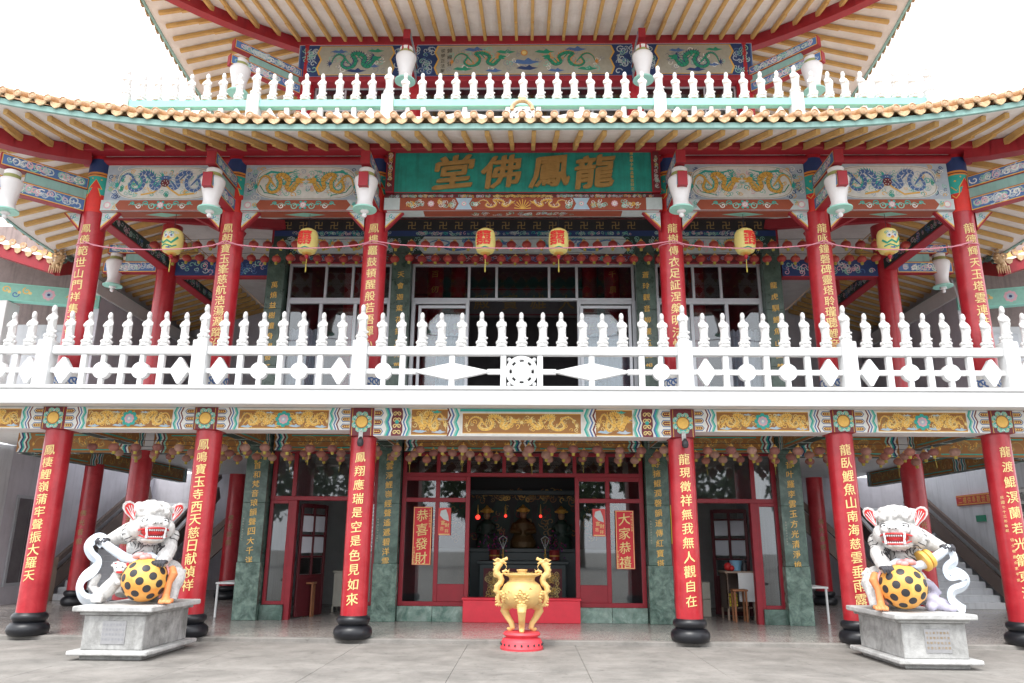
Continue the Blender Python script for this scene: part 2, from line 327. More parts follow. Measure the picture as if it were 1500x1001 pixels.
# ------------------------------------------------------------------ flat paint work (polygons, strokes, lettering) mapped on a surface
class Paint:
    def __init__(s, mp, cuts=0, step=.0022): s.mp = mp; s.v = []; s.f = []; s.c = []; s.cols = []; s.cuts = cuts; s.step = step
    def ci(s, c):
        if c not in s.cols: s.cols.append(c)
        return s.cols.index(c)
    def add(s, vs, fs, c, l):
        s.n = getattr(s, 'n', 0)+1; e = (s.n % 89)*.0045; o = len(s.v); k = s.ci(c)
        s.v += [(p[0], p[1], l+e+(p[2] if len(p) > 2 else 0)) for p in vs]
        for f in fs: s.f.append(tuple(i+o for i in f)); s.c.append(k)
    def poly(s, pts, c, l=1):
        s.add(pts, [tuple(range(len(pts)))] if len(pts) < 5 else [tuple(t) for t in tessellate_polygon([[Vector((p[0], p[1], 0)) for p in pts]])], c, l)
    def rect(s, x0, y0, x1, y1, c, l=1): s.poly([(x0,y0),(x1,y0),(x1,y1),(x0,y1)], c, l)
    def disc(s, x, y, r, c, l=1, n=10, ry=None, ph=0):
        ry = ry or r; s.poly([(x+r*cos(2*pi*i/n+ph), y+ry*sin(2*pi*i/n+ph)) for i in range(n)], c, l)
    def stroke(s, pts, w, c, l=1):
        n = len(pts)
        if not hasattr(w, '__len__'): w = [w]*n
        vs = []
        for i, p in enumerate(pts):
            a = pts[max(i-1, 0)]; b = pts[min(i+1, n-1)]; dx, dy = b[0]-a[0], b[1]-a[1]; q = sqrt(dx*dx+dy*dy) or 1
            nx, ny = -dy/q*w[i]/2, dx/q*w[i]/2; vs += [(p[0]+nx, p[1]+ny, .004*i), (p[0]-nx, p[1]-ny, .004*i)]
        s.add(vs, [(2*i, 2*i+1, 2*i+3, 2*i+2) for i in range(n-1)], c, l)
    def spiral(s, x, y, r, turns, a0, w, c, l=1, sg=1, n=None):
        n = n or int(8*turns)+3
        s.stroke([(x+r*(1-.85*i/(n-1))*cos(a0+sg*2*pi*turns*i/(n-1)), y+r*(1-.85*i/(n-1))*sin(a0+sg*2*pi*turns*i/(n-1))) for i in range(n)], w, c, l)
    def text(s, ch, x, y, size, c, l=1, sx=1, rot=0, jit=0):
        vs, fs = glyph(ch); cr, sr = cos(rot), sin(rot)
        if jit: k = R.uniform(-jit, jit); cr, sr = cos(rot+k), sin(rot+k)
        for ox, oy, ll in ((0, 0, 0), (.022, .012, .15)) if size > .06 else ((0, 0, 0),):
            s.add([(x+ox*size+(vx*cr*sx-vy*sr)*size, y+oy*size+(vx*sr+vy*cr+.12*vx*(1 if jit else 0))*size) for vx, vy in vs], fs, c, l+ll)
    def build(s, name, parent, at=None, label=None):
        if not s.v: return
        at = Vector(at) if at is not None else wloc(parent)
        m = bpy.data.meshes.new(name); m.from_pydata([Vector(v) for v in s.v], [], s.f)
        m.polygons.foreach_set('material_index', s.c)
        bm = bmesh.new(); bm.from_mesh(m)
        if s.cuts:
            xs = [v.co.x for v in bm.verts]; a, b = min(xs), max(xs); n = max(1, int((b-a)/s.cuts))
            for i in range(1, n+1):
                bmesh.ops.bisect_plane(bm, geom=bm.verts[:]+bm.edges[:]+bm.faces[:], plane_co=(a+(b-a)*i/(n+1), 0, 0), plane_no=(1, 0, 0))
        for v in bm.verts: v.co = Vector(s.mp(v.co.x, v.co.y, v.co.z*s.step))-at
        bmesh.ops.triangulate(bm, faces=[f for f in bm.faces if len(f.verts) > 4])
        bm.to_mesh(m); bm.free()
        for c in s.cols: m.materials.append(m_gold if c == 'gold' else pmat(c))
        o = bpy.data.objects.new(name, m); link(o, parent, at)
        if label: o['label'] = label
        return o
def plane(O, A, B):
    O, A, B = Vector(O), Vector(A).normalized(), Vector(B).normalized(); Nn = A.cross(B)
    return lambda u, v, h: O+A*u+B*v+Nn*h
def front(y, h0=.003): return lambda u, v, h: Vector((u, y-h0-h, v))
def cyl(cx, cy, r): return lambda u, v, h: Vector((cx+(r+.003+h)*sin(u/r), cy-(r+.003+h)*cos(u/r), v))
def dragon(P, cx, cy, w, h, d, body, line, fin, l=3, th=.17, n=56, ph=0):
    th = min(th, .11); v = (int(abs(ph*10)) % 2)
    K = [(-.52, -.12), (-.47, .20), (-.36, .36), (-.24, .18), (-.30, -.16), (-.20, -.36), (-.04, -.26), (.00, .08), (-.08, .34), (.06, .40), (.20, .18), (.16, -.14), (.27, -.28), (.37, -.06), (.42, .14)] if v == 0 else \
        [(-.52, .25), (-.44, -.05), (-.34, -.34), (-.18, -.30), (-.16, .02), (-.27, .28), (-.12, .40), (.04, .22), (.02, -.10), (.10, -.36), (.24, -.26), (.22, .08), (.30, .32), (.40, .22), (.44, -.02)]
    m_ = len(K)-1
    def _c(t, q):
        f = min(t*m_, m_-1e-6); i = int(f); u = f-i; g = lambda j: K[max(0, min(m_, j))][q]; a, b, c, e = g(i-1), g(i), g(i+1), g(i+2)
        return .5*(2*b+(c-a)*u+(2*a-5*b+4*c-e)*u*u+(3*b-a-3*c+e)*u**3)
    fx = lambda t: cx+d*_c(t, 0)*w; fy = lambda t: cy+_c(t, 1)*h*.82
    pts = [(fx(i/(n-1)), fy(i/(n-1))) for i in range(n)]
    wd = [h*th*(.18+1.0*min(1, (i/(n-1))*1.6)**.7)*(.8 if i > n*.88 else 1) for i in range(n)]
    P.stroke(pts, [x*1.22 for x in wd], line, l); P.stroke(pts, wd, body, l+1)
    for i in range(1, n-2):                       # back crest and belly scales
        x, y = pts[i]; x2, y2 = pts[i+1]; q = sqrt((x2-x)**2+(y2-y)**2) or 1; nx, ny = -(y2-y)/q*d, (x2-x)/q*d; w_ = wd[i]
        P.poly([(x+nx*w_*.45, y+ny*w_*.45), (x2+nx*w_*.45, y2+ny*w_*.45), (x+nx*w_*1.15-(x2-x)*.4, y+ny*w_*1.15-(y2-y)*.4)], fin, l+.5)
        if i % 2 == 0: P.stroke([(x-nx*w_*.4, y-ny*w_*.4), (x+(x2-x)*.5, y+(y2-y)*.5), (x+nx*w_*.4, y+ny*w_*.4)], w_*.13, line, l+1.5)
    hx, hy = pts[-1]; q = h*.125
    P.poly([(hx-d*q*.8, hy-q*.5), (hx+d*q*.6, hy-q*.8), (hx+d*q*1.5, hy-q*.7), (hx+d*q*.8, hy-q*.25), (hx+d*q*1.9, hy+q*.15), (hx+d*q*1.5, hy+q*.6), (hx+d*q*.6, hy+q*.6), (hx, hy+q*.9), (hx-d*q*.8, hy+q*.6)], body, l+2)
    for a in (.2, .7, 1.2, 1.8, 2.4, 3.0, 3.6): P.stroke([(hx-d*q*.3, hy+q*.2), (hx-d*q*(.9+.5*cos(a*.9)), hy+q*1.1*sin(a*.9-.6)+q*.3), (hx-d*q*(1.6+.9*cos(a*.9)), hy+q*1.9*sin(a*.9-.4))], [q*.4, q*.25, q*.05], fin, l+1.6)
    P.stroke([(hx+d*q*1.4, hy+q*.4), (hx+d*q*2.0, hy+q*1.2), (hx+d*q*2.7, hy+q*.8)], [q*.16, q*.12, q*.05], fin, l+2); P.stroke([(hx+d*q*1.4, hy-q*.5), (hx+d*q*2.1, hy-q*1.1), (hx+d*q*2.6, hy-q*.7)], [q*.14, q*.1, q*.04], fin, l+2)
    P.disc(hx+d*q*.55, hy+q*.25, q*.14, line, l+3, 6)
    for t, s1 in ((.22, -1), (.40, 1), (.62, -1), (.82, 1), (.86, -1)):
        i = int(t*(n-1)); x, y = pts[i]; sg = -1 if y > cy+h*.1 else (1 if y < cy-h*.1 else s1); k = (x+d*h*.12, y+sg*h*.15); f = (x+d*h*.05+d*h*.16, y+sg*h*.26)
        P.stroke([(x, y), k, f], [h*.075, h*.055, h*.035], body, l+1)
        for a in (-.9, -.3, .3, .9): P.stroke([f, (f[0]+d*h*.09*cos(a), f[1]+h*.09*sin(a+.4*sg))], [h*.03, h*.006], fin, l+1)
        P.stroke([k, (k[0]-d*h*.11, k[1]+sg*h*.07)], [h*.04, h*.006], fin, l+.6); P.spiral(x-d*h*.1, y+sg*h*.20, h*.06, 1, a, h*.02, fin, l+.6)
    x, y = pts[0]
    for a in (-.9, -.45, 0, .45, .9): P.stroke([(x, y), (x-d*h*.10*cos(a), y+h*.10*sin(a)), (x-d*h*.19*cos(a*1.3), y+h*.2*sin(a*1.2))], [h*.05, h*.035, h*.006], fin, l+1)
def flower(P, x, y, r, c1, c2, c3, l=3, n=8):
    for i in range(n): a = 2*pi*i/n; P.disc(x+r*.6*cos(a), y+r*.6*sin(a), r*.36, c1, l, 6)
    P.disc(x, y, r*.55, c2, l+1, 8); P.disc(x, y, r*.25, c3, l+2, 6)
def cloud(P, x, y, r, c, l=2):
    P.poly([(x-2*r, y), (x-r, y+.5*r), (x, y+.3*r), (x+.6*r, y+.8*r), (x+1.2*r, y+.3*r), (x+2.4*r, y+.1*r), (x+.8*r, y-.4*r), (x-.5*r, y-.3*r)], c, l)
def scrolls(P, x0, y0, x1, y1, cols, l=2, den=1., r=None):
    h = y1-y0; r = r or h*.2; n = int(den*(x1-x0)*h/(r*r*3.2))
    for i in range(n):
        a = R.uniform(x0+r, x1-r) if x1-x0 > 2*r else (x0+x1)/2; b = R.uniform(y0+r*.8, y1-r*.8) if h > 1.6*r else (y0+y1)/2
        q = r*R.uniform(.6, 1.1); P.spiral(a, b, min(q, h*.45), R.uniform(.8, 1.4), R.uniform(0, 6.3), [q*.3]*3+[q*.22]*12 if 0 else q*.26, R.choice(cols), l+(i % 3)*.4, R.choice((-1, 1)))
def zigzag(P, x, z0, z1, d, cols, w=.034, amp=.045, n=5, l=2):
    for k, c in enumerate(cols):
        zs = [z0+(z1-z0)*j/(n-1) for j in range(n)]; o_ = [x+d*k*w+d*amp*(.5 if j % 2 else -.5) for j in range(n)]
        P.add([(q, z) for q, z in zip(o_, zs)]+[(q+d*w*1.03, z) for q, z in zip(o_, zs)], [(j, j+1, n+j+1, n+j) for j in range(n-1)], c, l+.2*k)
    return x+d*len(cols)*w
# ================================================================== GROUND
b = MB(); b.box((-150, -150, -.3), (150, 200, -.035)); g0 = obj('ground', b, m_conc, kind='structure')
xs = [-16.86+1.776*i for i in range(20)]; ys = [2.2+2.85*i for i in range(4)]+[13.52]
for i in range(len(xs)-1):
    for j in range(len(ys)-1):
        b = MB(); dz = R.uniform(-.003, .003); b.bbox((xs[i]+.002, ys[j]+.002, -.1), (xs[i+1]-.002, ys[j+1]-.002, dz*.5), .004); obj('paving_slab', b, m_conc, g0)
b = MB(); b.box((-16, -60, -.04), (16, 2.19, -.002)); obj('forecourt', b, m_conc, kind='structure')
FZ = .06
b = MB(); b.bbox((-14, 13.53, -.2), (14, 27, FZ), .012); ter = obj('terrace_floor', b, m_terr, kind='structure')
b = MB(); b.bbox((-14, 13.50, -.2), (14, 13.66, FZ+.006), .012); obj('terrace_kerb', b, m_conc, ter)
# ================================================================== TEMPLE
T = thing('temple', 'three-tiered temple with red columns, painted beams, upswept orange tiled roofs and white fascia slab', 'temple', (0, 13.6, 0))
XA = (-8.40, -5.65, -2.84, 2.84, 5.65, 8.40)
def column(x, y, z0, z1, r=.225, base=True, m=None, seg=28):
    b = MB(); b.lathe([(r, z0), (r, z1)], (x, y, 0), seg); c = obj('column', b, m or m_red, T, smooth=True)
    if base:
        b = MB(); q = r/.225
        b.lathe([(.30, 0), (.345, .03), (.365, .09), (.355, .15), (.31, .20), (.265, .215), (.285, .235), (.31, .27), (.315, .31), (.295, .35), (.24, .375), (.226, .40)], (x, y, z0), 32, sx=q*.9, sy=q*.9)
        obj('column_base', b, m_black, c, smooth=True)
    return c
def inscribe(par, txt, x, y, r, ztop, zbot, size, name='inscription', c='lgold', off=0, label=None):
    P = Paint(cyl(x, y, r), cuts=.035); n = len(txt); pit = (ztop-zbot)/max(1, n-1)
    for i, ch in enumerate(txt): P.text(ch, off, ztop-i*pit, size*R.uniform(.93, 1.05), c, 1, jit=.05)
    o = P.build(name, par, label=label)
    if size < .06: o['kind'] = 'stuff'
    return o
LOW = ['鳳棲鯉嶺蒲牢聲振大羅天', '鳳鳴寶玉寺西天慈日献禎祥', '鳳翔應瑞是空是色見如來', '龍現徵祥無我無人觀自在', '龍臥鯉魚山南海慈雲垂雨露', '龍渡鯤溟蘭若光籠東海月']
RNG = [(3.22, .93), (3.33, .80), (3.12, .60), (3.12, .62), (3.30, .66), (3.28, .55)]
for i, x in enumerate(XA):
    z1 = 3.545 if i not in (2, 3) else 3.44
    c = column(x, 13.6, FZ, z1); a, q = RNG[i]
    inscribe(c, LOW[i], x, 13.6, .225, a-.05, q+.1, .19)
    if i == 5:
        inscribe(c, '民國七十三年敬獻', x, 13.6, .225, 2.45, 1.9, .05, off=-.16); inscribe(c, '信士敬獻合家平安', x, 13.6, .225, 1.75, 1.1, .05, off=-.11)
# rear lower columns
for x, y in ((-8.4, 16.7), (8.4, 16.7), (-11.2, 19.8), (-8.4, 22.4), (8.4, 22.4)):
    c = column(x, y, FZ, 3.55); inscribe(c, '佛光普照', x, y, .225, 2.3, 1.6, .15, c='dgold')
# ---- lower painted beams
def gold_panel(P, x0, x1, z0, z1, kind, back='brown'):
    P.rect(x0, z0, x1, z1, 'white', 1); e = .028; P.rect(x0+e, z0+e, x1-e, z1-e, back if kind != 'dragons' else 'brown', 2)
    scrolls(P, x0+.04, z0+.04, x1-.04, z1-.04, ['gold', 'lgold', 'dgold'], 2.2, 2.2 if kind == 'flower' else 1.0, .05)
    cx, cz, w, h = (x0+x1)/2, (z0+z1)/2, x1-x0, z1-z0
    P.stroke([(x0+e, z0+e*.9), (x1-e, z0+e*.9)], .012, 'gold', 2.5); P.stroke([(x0+e, z1-e*.9), (x1-e, z1-e*.9)], .012, 'gold', 2.5)
    if kind == 'dragons':
        for d in (-1, 1): dragon(P, cx-d*w*.235, cz, w*.40, h*.98, d, 'gold', 'dgold', 'lgold', 3, .2)
        P.disc(cx, cz+.02, .03, 'lgold', 4)
        for a in range(6): P.stroke([(cx, cz+.02), (cx+.08*cos(a*1.05), cz+.02+.08*sin(a*1.05))], [.012, .003], 'gold', 3)
    elif kind == 'flower':
        for d in (-1, 1):
            dragon(P, cx-d*w*.27, cz, w*.36, h*.9, d, 'gold', 'brown', 'lgold', 3, .26, ph=1.)
            cloud(P, cx-d*w*.12, cz-h*.33, .05, 'lblue', 3); cloud(P, cx-d*w*.40, cz-h*.36, .05, 'lblue', 3); cloud(P, cx-d*w*.16, cz+h*.3, .035, 'lblue', 3)
            for k in range(4): P.stroke([(cx-d*w*(.18+.07*k), cz), (cx-d*w*(.2+.08*k), cz+h*.3*(-1)**k)], [.03, .008], 'gold', 3)
        for a in range(8): P.disc(cx+.105*cos(a*pi/4), cz+.105*sin(a*pi/4), .045, 'teal', 6, 6)
        flower(P, cx, cz, .095, 'pink', 'lilac', 'white', 7)
    elif kind == 'lion':
        d = -1 if cx > 0 else 1
        dragon(P, cx, cz, w*.7, h*1.0, -d, 'gold', 'brown', 'lgold', 3, .10, ph=2)
        cloud(P, cx+.1, cz+h*.36, .05, 'teal', 3); cloud(P, cx-w*.26, cz-h*.34, .06, 'lblue', 3); cloud(P, cx+w*.22, cz-h*.36, .06, 'lilac', 3); cloud(P, cx+w*.3, cz+h*.1, .05, 'lilac', 3)
def cartouche(P, x, z0, z1, w=.40):
    P.rect(x-w/2, z0, x+w/2, z1, 'maroon', 1.5); P.stroke([(x-w/2+.03, z0), (x-w/2+.03, z1)], .008, 'gold', 2); P.stroke([(x+w/2-.03, z0), (x+w/2-.03, z1)], .008, 'gold', 2)
    cz = (z0+z1)/2; r = min((z1-z0)/2-.015, .17)
    for a in range(8): P.disc(x+r*.78*cos(a*pi/4+.39), cz+r*.82*sin(a*pi/4+.39), r*.34, 'mint', 2.5, 7)
    P.disc(x, cz, r*.86, 'teal', 3, 16); P.disc(x, cz, r*.70, 'brown', 3.4, 14); P.disc(x, cz, r*.58, 'gold', 4, 12)
    for a in range(12): P.spiral(x+r*.82*cos(a*pi/6), cz+r*.84*sin(a*pi/6), r*.15, 1, a, r*.06, 'white' if a % 2 else 'lgold', 4)
def htabs(P, x, z0, z1, d, w=.21):
    P.rect(min(x, x+d*w), z0, max(x, x+d*w), z1, 'white', 1.2); h = (z1-z0)
    for k, (a, c) in enumerate(((.0, 'maroon'), (.33, 'maroon'), (.66, 'maroon'))):
        za = z0+h*(a+.035); zb = z0+h*(a+.28); P.poly([(x, za), (x+d*w*.62, za), (x+d*w*.8, (za+zb)/2), (x+d*w*.62, zb), (x, zb)], 'blue', 2)
        e = .014; P.poly([(x, za+e), (x+d*w*.57, za+e), (x+d*w*.72, (za+zb)/2), (x+d*w*.57, zb-e), (x, zb-e)], 'lgold', 2.4); e = .024
        P.poly([(x+d*.01, za+e), (x+d*w*.52, za+e), (x+d*w*.64, (za+zb)/2), (x+d*w*.52, zb-e), (x+d*.01, zb-e)], c, 2.8)
        for q in (.12, .28, .44): P.disc(x+d*w*q, (za+zb)/2, .015, 'gold', 3.2, 5)
def beam_front(x0, x1, z0, z1, y, kind):
    b = MB(); b.bbox((x0, y, z0), (x1, y+.5, z1), .01); o = obj('painted_beam', b, m_slab, T); P = Paint(front(y)); A = x0; B = x1
    P.rect(A, z0+.004, B, z1-.004, 'cream', 0); w = .33
    Z = ['white', 'teal', 'mint', 'white', 'blue', 'white', 'maroon', 'white']
    for s, x in ((1, x0+.005), (-1, x1-.005)):
        htabs(P, x, z0, z1, s); x2 = x+s*.18
        if kind == 'center':
            x3 = zigzag(P, x2, z0, z1, s, ['white', 'mint', 'teal', 'blue', 'white'], .026)
            xa, xb = sorted((x3, x3+s*.2)); P.rect(xa, z0, xb, z1, 'maroon', 1.4)
            for k in range(4): P.spiral((xa+xb)/2-.035, z0+.06+k*.11, .045, 1.2, 0, .016, 'lgold', 3, 1); P.spiral((xa+xb)/2+.035, z0+.06+k*.11, .045, 1.2, pi, .016, 'lgold', 3, -1)
            P.disc((xa+xb)/2, (z0+z1)/2, .035, 'teal', 4)
            x4 = zigzag(P, x3+s*.2, z0, z1, s, ['white', 'blue', 'white', 'teal', 'mint'], .026)
            xa, xb = sorted((x4+s*.02, x4+s*.68)); gold_panel(P, xa-.02, xb+.02, z0, z1, 'lion')
            x5 = zigzag(P, x4+s*.68, z0, z1, s, ['maroon', 'white', 'blue', 'white', 'mint', 'teal', 'white'], .03, .05)
            lim = x5 if s == 1 else lim
            if s == -1: gold_panel(P, lim+.02, x5-.02, z0+.03, z1-.07, 'dragons'); P.rect(lim, z1-.055, x5, z1-.01, 'teal', 2)
        else:
            x3 = zigzag(P, x2, z0, z1, s, ['white', 'maroon', 'white', 'blue', 'white', 'mint', 'teal'], .024, .04)
            if s == 1: lim = x3
            else: gold_panel(P, lim+.01, x3-.01, z0, z1-.02, 'flower')
    P.build('beam_painting', o)
    return o
BY = 13.36
for i in range(5):
    a, q = XA[i], XA[i+1]; k = 'center' if i == 2 else 'flower'
    beam_front(a+.21, q-.21, 3.45 if i == 2 else 3.55, 3.945, BY, k)
beam_front(-11.0, -8.61, 3.55, 3.945, BY, 'flower'); beam_front(8.61, 11.0, 3.55, 3.945, BY, 'flower')
for i, x in enumerate(XA):
    z0 = 3.445 if i in (2, 3) else 3.545
    b = MB(); b.bbox((x-.208, BY-.02, z0), (x+.208, BY+.5, 3.945), .01); o = obj('beam_joint_block', b, m_redbeam, T)
    P = Paint(front(BY-.02)); cartouche(P, x, z0+.005, 3.94); P.build('medallion_painting', o)
# spotlights on the two middle columns
for x in (-2.84, 2.84):
    b = MB(); b.box((x-.035, 13.30, 3.38), (x+.035, 13.33, 3.52)); s = obj('spotlight', b, m_stonel, T)
    b = MB(); b.lathe([(.02, .1), (.05, .06), (.06, 0), (.045, -.05), (.02, -.06)], (x+.01, 13.27, 3.31), 12); b.box((x-.01, 13.26, 3.36), (x+.03, 13.31, 3.42)); obj('lamp_head', b, m_blk, s)
# cross beams of the lower gallery and rear beam row
def rear_beam(p, q, z0, z1, side='front', n=None, dark=False):
    p = Vector(p); q = Vector(q); L_ = (q-p).length; A = (q-p).normalized(); b = MB()
    b.beam(p+Vector((0, 0, (z0+z1)/2)), q+Vector((0, 0, (z0+z1)/2)), .26, z1-z0); o = obj('painted_beam', b, m_slab, T)
    Nn = A.cross(Vector((0, 0, 1)))
    O = p+Nn*.133; P = Paint(plane(O, A, (0, 0, 1))); m = n or max(1, int(L_/2.6)); w = L_/m
    for k in range(m):
        a = k*w; P.rect(a, z0, a+w, z1, 'brown', .5); P.rect(a+.38, z0+.05, a+w-.38, z0+.075, 'teal', 2); P.rect(a+.38, z1-.06, a+w-.38, z1-.035, 'teal', 2)
        zigzag(P, a+.04, z0, z1, 1, ['white', 'navy', 'teal', 'white', 'maroon', 'mint'], .04); zigzag(P, a+w-.04, z0, z1, -1, ['white', 'navy', 'teal', 'white', 'maroon', 'mint'], .04)
        dragon(P, a+w*.33, (z0+z1)/2, w*.34, (z1-z0)*.8, 1, 'dgold', 'brown', 'gold', 2); dragon(P, a+w*.67, (z0+z1)/2, w*.34, (z1-z0)*.8, -1, 'dgold', 'brown', 'gold', 2)
    P.build('beam_painting', o)
    # underside painting
    P = Paint(plane(p+Vector((0, 0, z0-.004)), A, Nn)); P.rect(0, -.12, L_, .12, 'dkgreen', 0)
    k = .3
    while k < L_-.3:
        zigzag(P, k, -.12, .12, 1, ['white', 'teal', 'white'], .035, .05, 4); k += .9
    P.build('beam_underside_painting', o)
for a, q in ((-11.2, -8.65), (-8.15, -5.98), (5.98, 8.15), (8.65, 11.2)): rear_beam((a, 16.75, 0), (q, 16.75, 0), 3.50, 3.93, n=1)
rear_beam((-5.43, 16.62, 0), (-3.15, 16.62, 0), 3.56, 3.93, n=1); rear_beam((3.15, 16.62, 0), (5.43, 16.62, 0), 3.56, 3.93, n=1); rear_beam((-2.57, 16.62, 0), (2.57, 16.62, 0), 3.56, 3.93, n=2)
for x in (-8.4, -5.65, -2.84, 2.84, 5.65, 8.4):
    if x > 0: rear_beam((x, 16.45, 0), (x, 13.9, 0), 3.62, 3.93, n=1)
    else: rear_beam((x, 13.9, 0), (x, 16.45, 0), 3.62, 3.93, n=1)
for x in (-11.2, 11.2):
    p, q = ((x, 16.9, 0), (x, 25, 0)) if x < 0 else ((x, 25, 0), (x, 16.9, 0)); rear_beam(p, q, 3.5, 3.93, n=3)
# floor slab between storeys with white fascia
b = MB(); b.box((-11.5, 12.86, 3.95), (11.5, 16.6, 4.16)); b.box((-11.5, 16.6, 3.951), (11.5, 19.2, 4.159)); b.box((-12.9, 13.3, 3.952), (-11.501, 19.2, 4.158)); b.box((-13.2, 19.2, 3.951), (13.2, 21, 4.159)); b.box((-11.5, 21.001, 3.951), (11.5, 27, 4.159)); sl = obj('floor_slab', b, m_slab, T)
b = MB(); b.bbox((-11.52, 12.74, 3.90), (11.52, 12.86, 4.16), .012); b.bbox((-11.54, 12.71, 4.16), (11.54, 12.90, 4.225), .012); obj('slab_fascia', b, m_white, sl)
# ---------------- lower wall, Y = 16.7
WY = 16.7
def marble_pillar(x, z0, z1, w=.48, m=None, y=WY, txt='', ztop=3.4, zbot=1.2, small=True, size=.15, c='gold', off=0, base=True):
    m = m or m_green; b = MB(); n = 4; o = None
    hs_ = [z0, z0+(z1-z0)*.30, z0+(z1-z0)*.62, z1]
    for i in range(3):
        b = MB(); e = 0 if i else .012; b.bbox((x-w/2-e, y-.26-e, hs_[i]+.002), (x+w/2+e, y+.26, hs_[i+1]-.002), .006)
        if o is None: o = obj('marble_pillar', b, m_greenm if (base and m is m_green) else m, T)
        else: obj('marble_block', b, m, o)
    P = Paint(front(y-.26)); nn = len(txt); pit = (ztop-zbot)/max(1, nn-1)
    for i, ch in enumerate(txt): P.text(ch, x+off, ztop-i*pit, size, c, 1, jit=.05)
    P.build('inscription', o)
    if small:
        P = Paint(front(y-.26))
        for i in range(9): P.text('敬獻信士弟子合家平'[i], x-.19 if x < 0 else x-.17, 2.1-i*.055, .035, 'tan', 1)
        P.build('small_inscription', o)['kind'] = 'stuff'
    return o
marble_pillar(-5.73, FZ, 3.9, txt='鳳首和梵音琅韻聲四大千洋', ztop=3.42, zbot=1.25)
marble_pillar(-2.86, FZ, 3.9, txt='鳳雲淨鯉嶺經聲遙遞碧洋雲', ztop=3.42, zbot=1.25)
marble_pillar(2.87, FZ, 3.9, txt='寺擁鯤潤磬韻遙傳紅寶塔', ztop=3.3, zbot=1.25)
marble_pillar(5.69, FZ, 3.9, txt='音叶羅李雲玉方光清淨地', ztop=3.3, zbot=1.25)
def frame_bar(a, c, m=m_frame, name='frame_bar', par=None): b = MB(); b.bbox(a, c, .006); return obj(name, b, m, par or T)
def pane(x0, z0, x1, z1, y, m=None, par=None, name='pane'): b = MB(); b.box((x0, y-.004, z0), (x1, y+.004, z1)); return obj(name, b, m or m_glass, par or T)
def grid_window(name, x0, x1, z0, z1, y, vx, hz, fm, gm, w=.06, d=.09, skip=(), par=None):
    # frame with vertical bars vx and horizontal bars hz, a pane in every cell not in skip
    b = MB(); b.bbox((x0, y-d/2, z0), (x0+w, y+d/2, z1), .006); b.bbox((x1-w, y-d/2, z0), (x1, y+d/2, z1), .006)
    b.bbox((x0+w, y-d/2, z0), (x1-w, y+d/2, z0+w), .006); b.bbox((x0+w, y-d/2, z1-w), (x1-w, y+d/2, z1), .006)
    o = obj(name, b, fm, par or T); XS = [x0+w/2]+list(vx)+[x1-w/2]; ZS = [z0+w/2]+list(hz)+[z1-w/2]
    for h in hz: frame_bar((x0+w, y-d/2+.004, h-w/2), (x1-w, y+d/2-.004, h+w/2), fm, 'glazing_bar', o)
    for i in range(len(XS)-1):
        for j in range(len(ZS)-1):
            if i > 0: frame_bar((XS[i]-w/2, y-d/2+.008, ZS[j]+w/2), (XS[i]+w/2, y+d/2-.008, ZS[j+1]-w/2), fm, 'glazing_bar', o) if (i, j, 'v') not in skip else None
            if (i, j) not in skip: pane(XS[i]+w/2, ZS[j]+w/2, XS[i+1]-w/2, ZS[j+1]-w/2, y, gm, o)
    return o
# centre bay
cw = grid_window('door_screen', -2.60, 2.60, 3.03, 3.55, WY, [-1.83, -1.17, -.4, .4, 1.13, 1.83], [], m_frame, m_glass, .08, .12)
for s in (-1, 1):
    x0, x1 = sorted((s*1.13, s*2.60)); mid = s*1.83
    grid_window('side_window', x0, x1, .36, 3.03, WY, [mid], [2.53], m_frame, m_glass, .09, .11)
    xa, xb = sorted((s*1.22, s*1.79)); b = MB(); b.bbox((xa, WY-.03, .45), (xb, WY-.012, .80), .005); obj('kick_panel', b, m_frame, T)
    for k in range(2):
        a = x0+(x1-x0)*k/2; c = x0+(x1-x0)*(k+1)/2; b = MB(); b.bbox((a+.003, WY-.12, FZ), (c-.003, WY+.1, .36), .006); obj('marble_plinth', b, m_greenl, T)
b = MB(); b.bbox((-1.22, WY-.25, FZ), (1.20, WY+.0, .50), .012); b.bbox((-1.24, WY-.27, .50), (1.22, WY+.02, .545), .01); th = obj('threshold_board', b, m_pinkred, T)
# side bays
for s in (-1, 1):
    xs_ = sorted((s*5.45, s*3.12)); x0, x1 = xs_
    grid_window('transom_window', x0, x1, 2.50, 3.6, WY, [s*4.96], [], m_frame, m_glass, .09, .11)
    xa, xb = sorted((s*5.45, s*4.98)); grid_window('side_window', xa, xb, .36, 2.50, WY, [], [], m_frame, m_glassu, .07, .11)
    xa, xb = sorted((s*3.62, s*3.12)); grid_window('side_window', xa, xb, .36, 2.50, WY, [], [], m_frame, m_glass, .07, .11)
    for a, c in ((s*5.47, s*4.98), (s*3.62, s*3.10)):
        a, c = sorted((a, c)); b = MB(); b.bbox((a, WY-.14, FZ), (c, WY+.1, .36), .006); obj('marble_plinth', b, m_green, T)
    a, c = sorted((s*4.98, s*4.86)); frame_bar((a, WY-.08, FZ), (c, WY+.08, 2.50), m_frame, 'door_post')
    a, c = sorted((s*3.72, s*3.62)); frame_bar((a, WY-.08, FZ), (c, WY+.08, 2.50), m_frame, 'door_post')
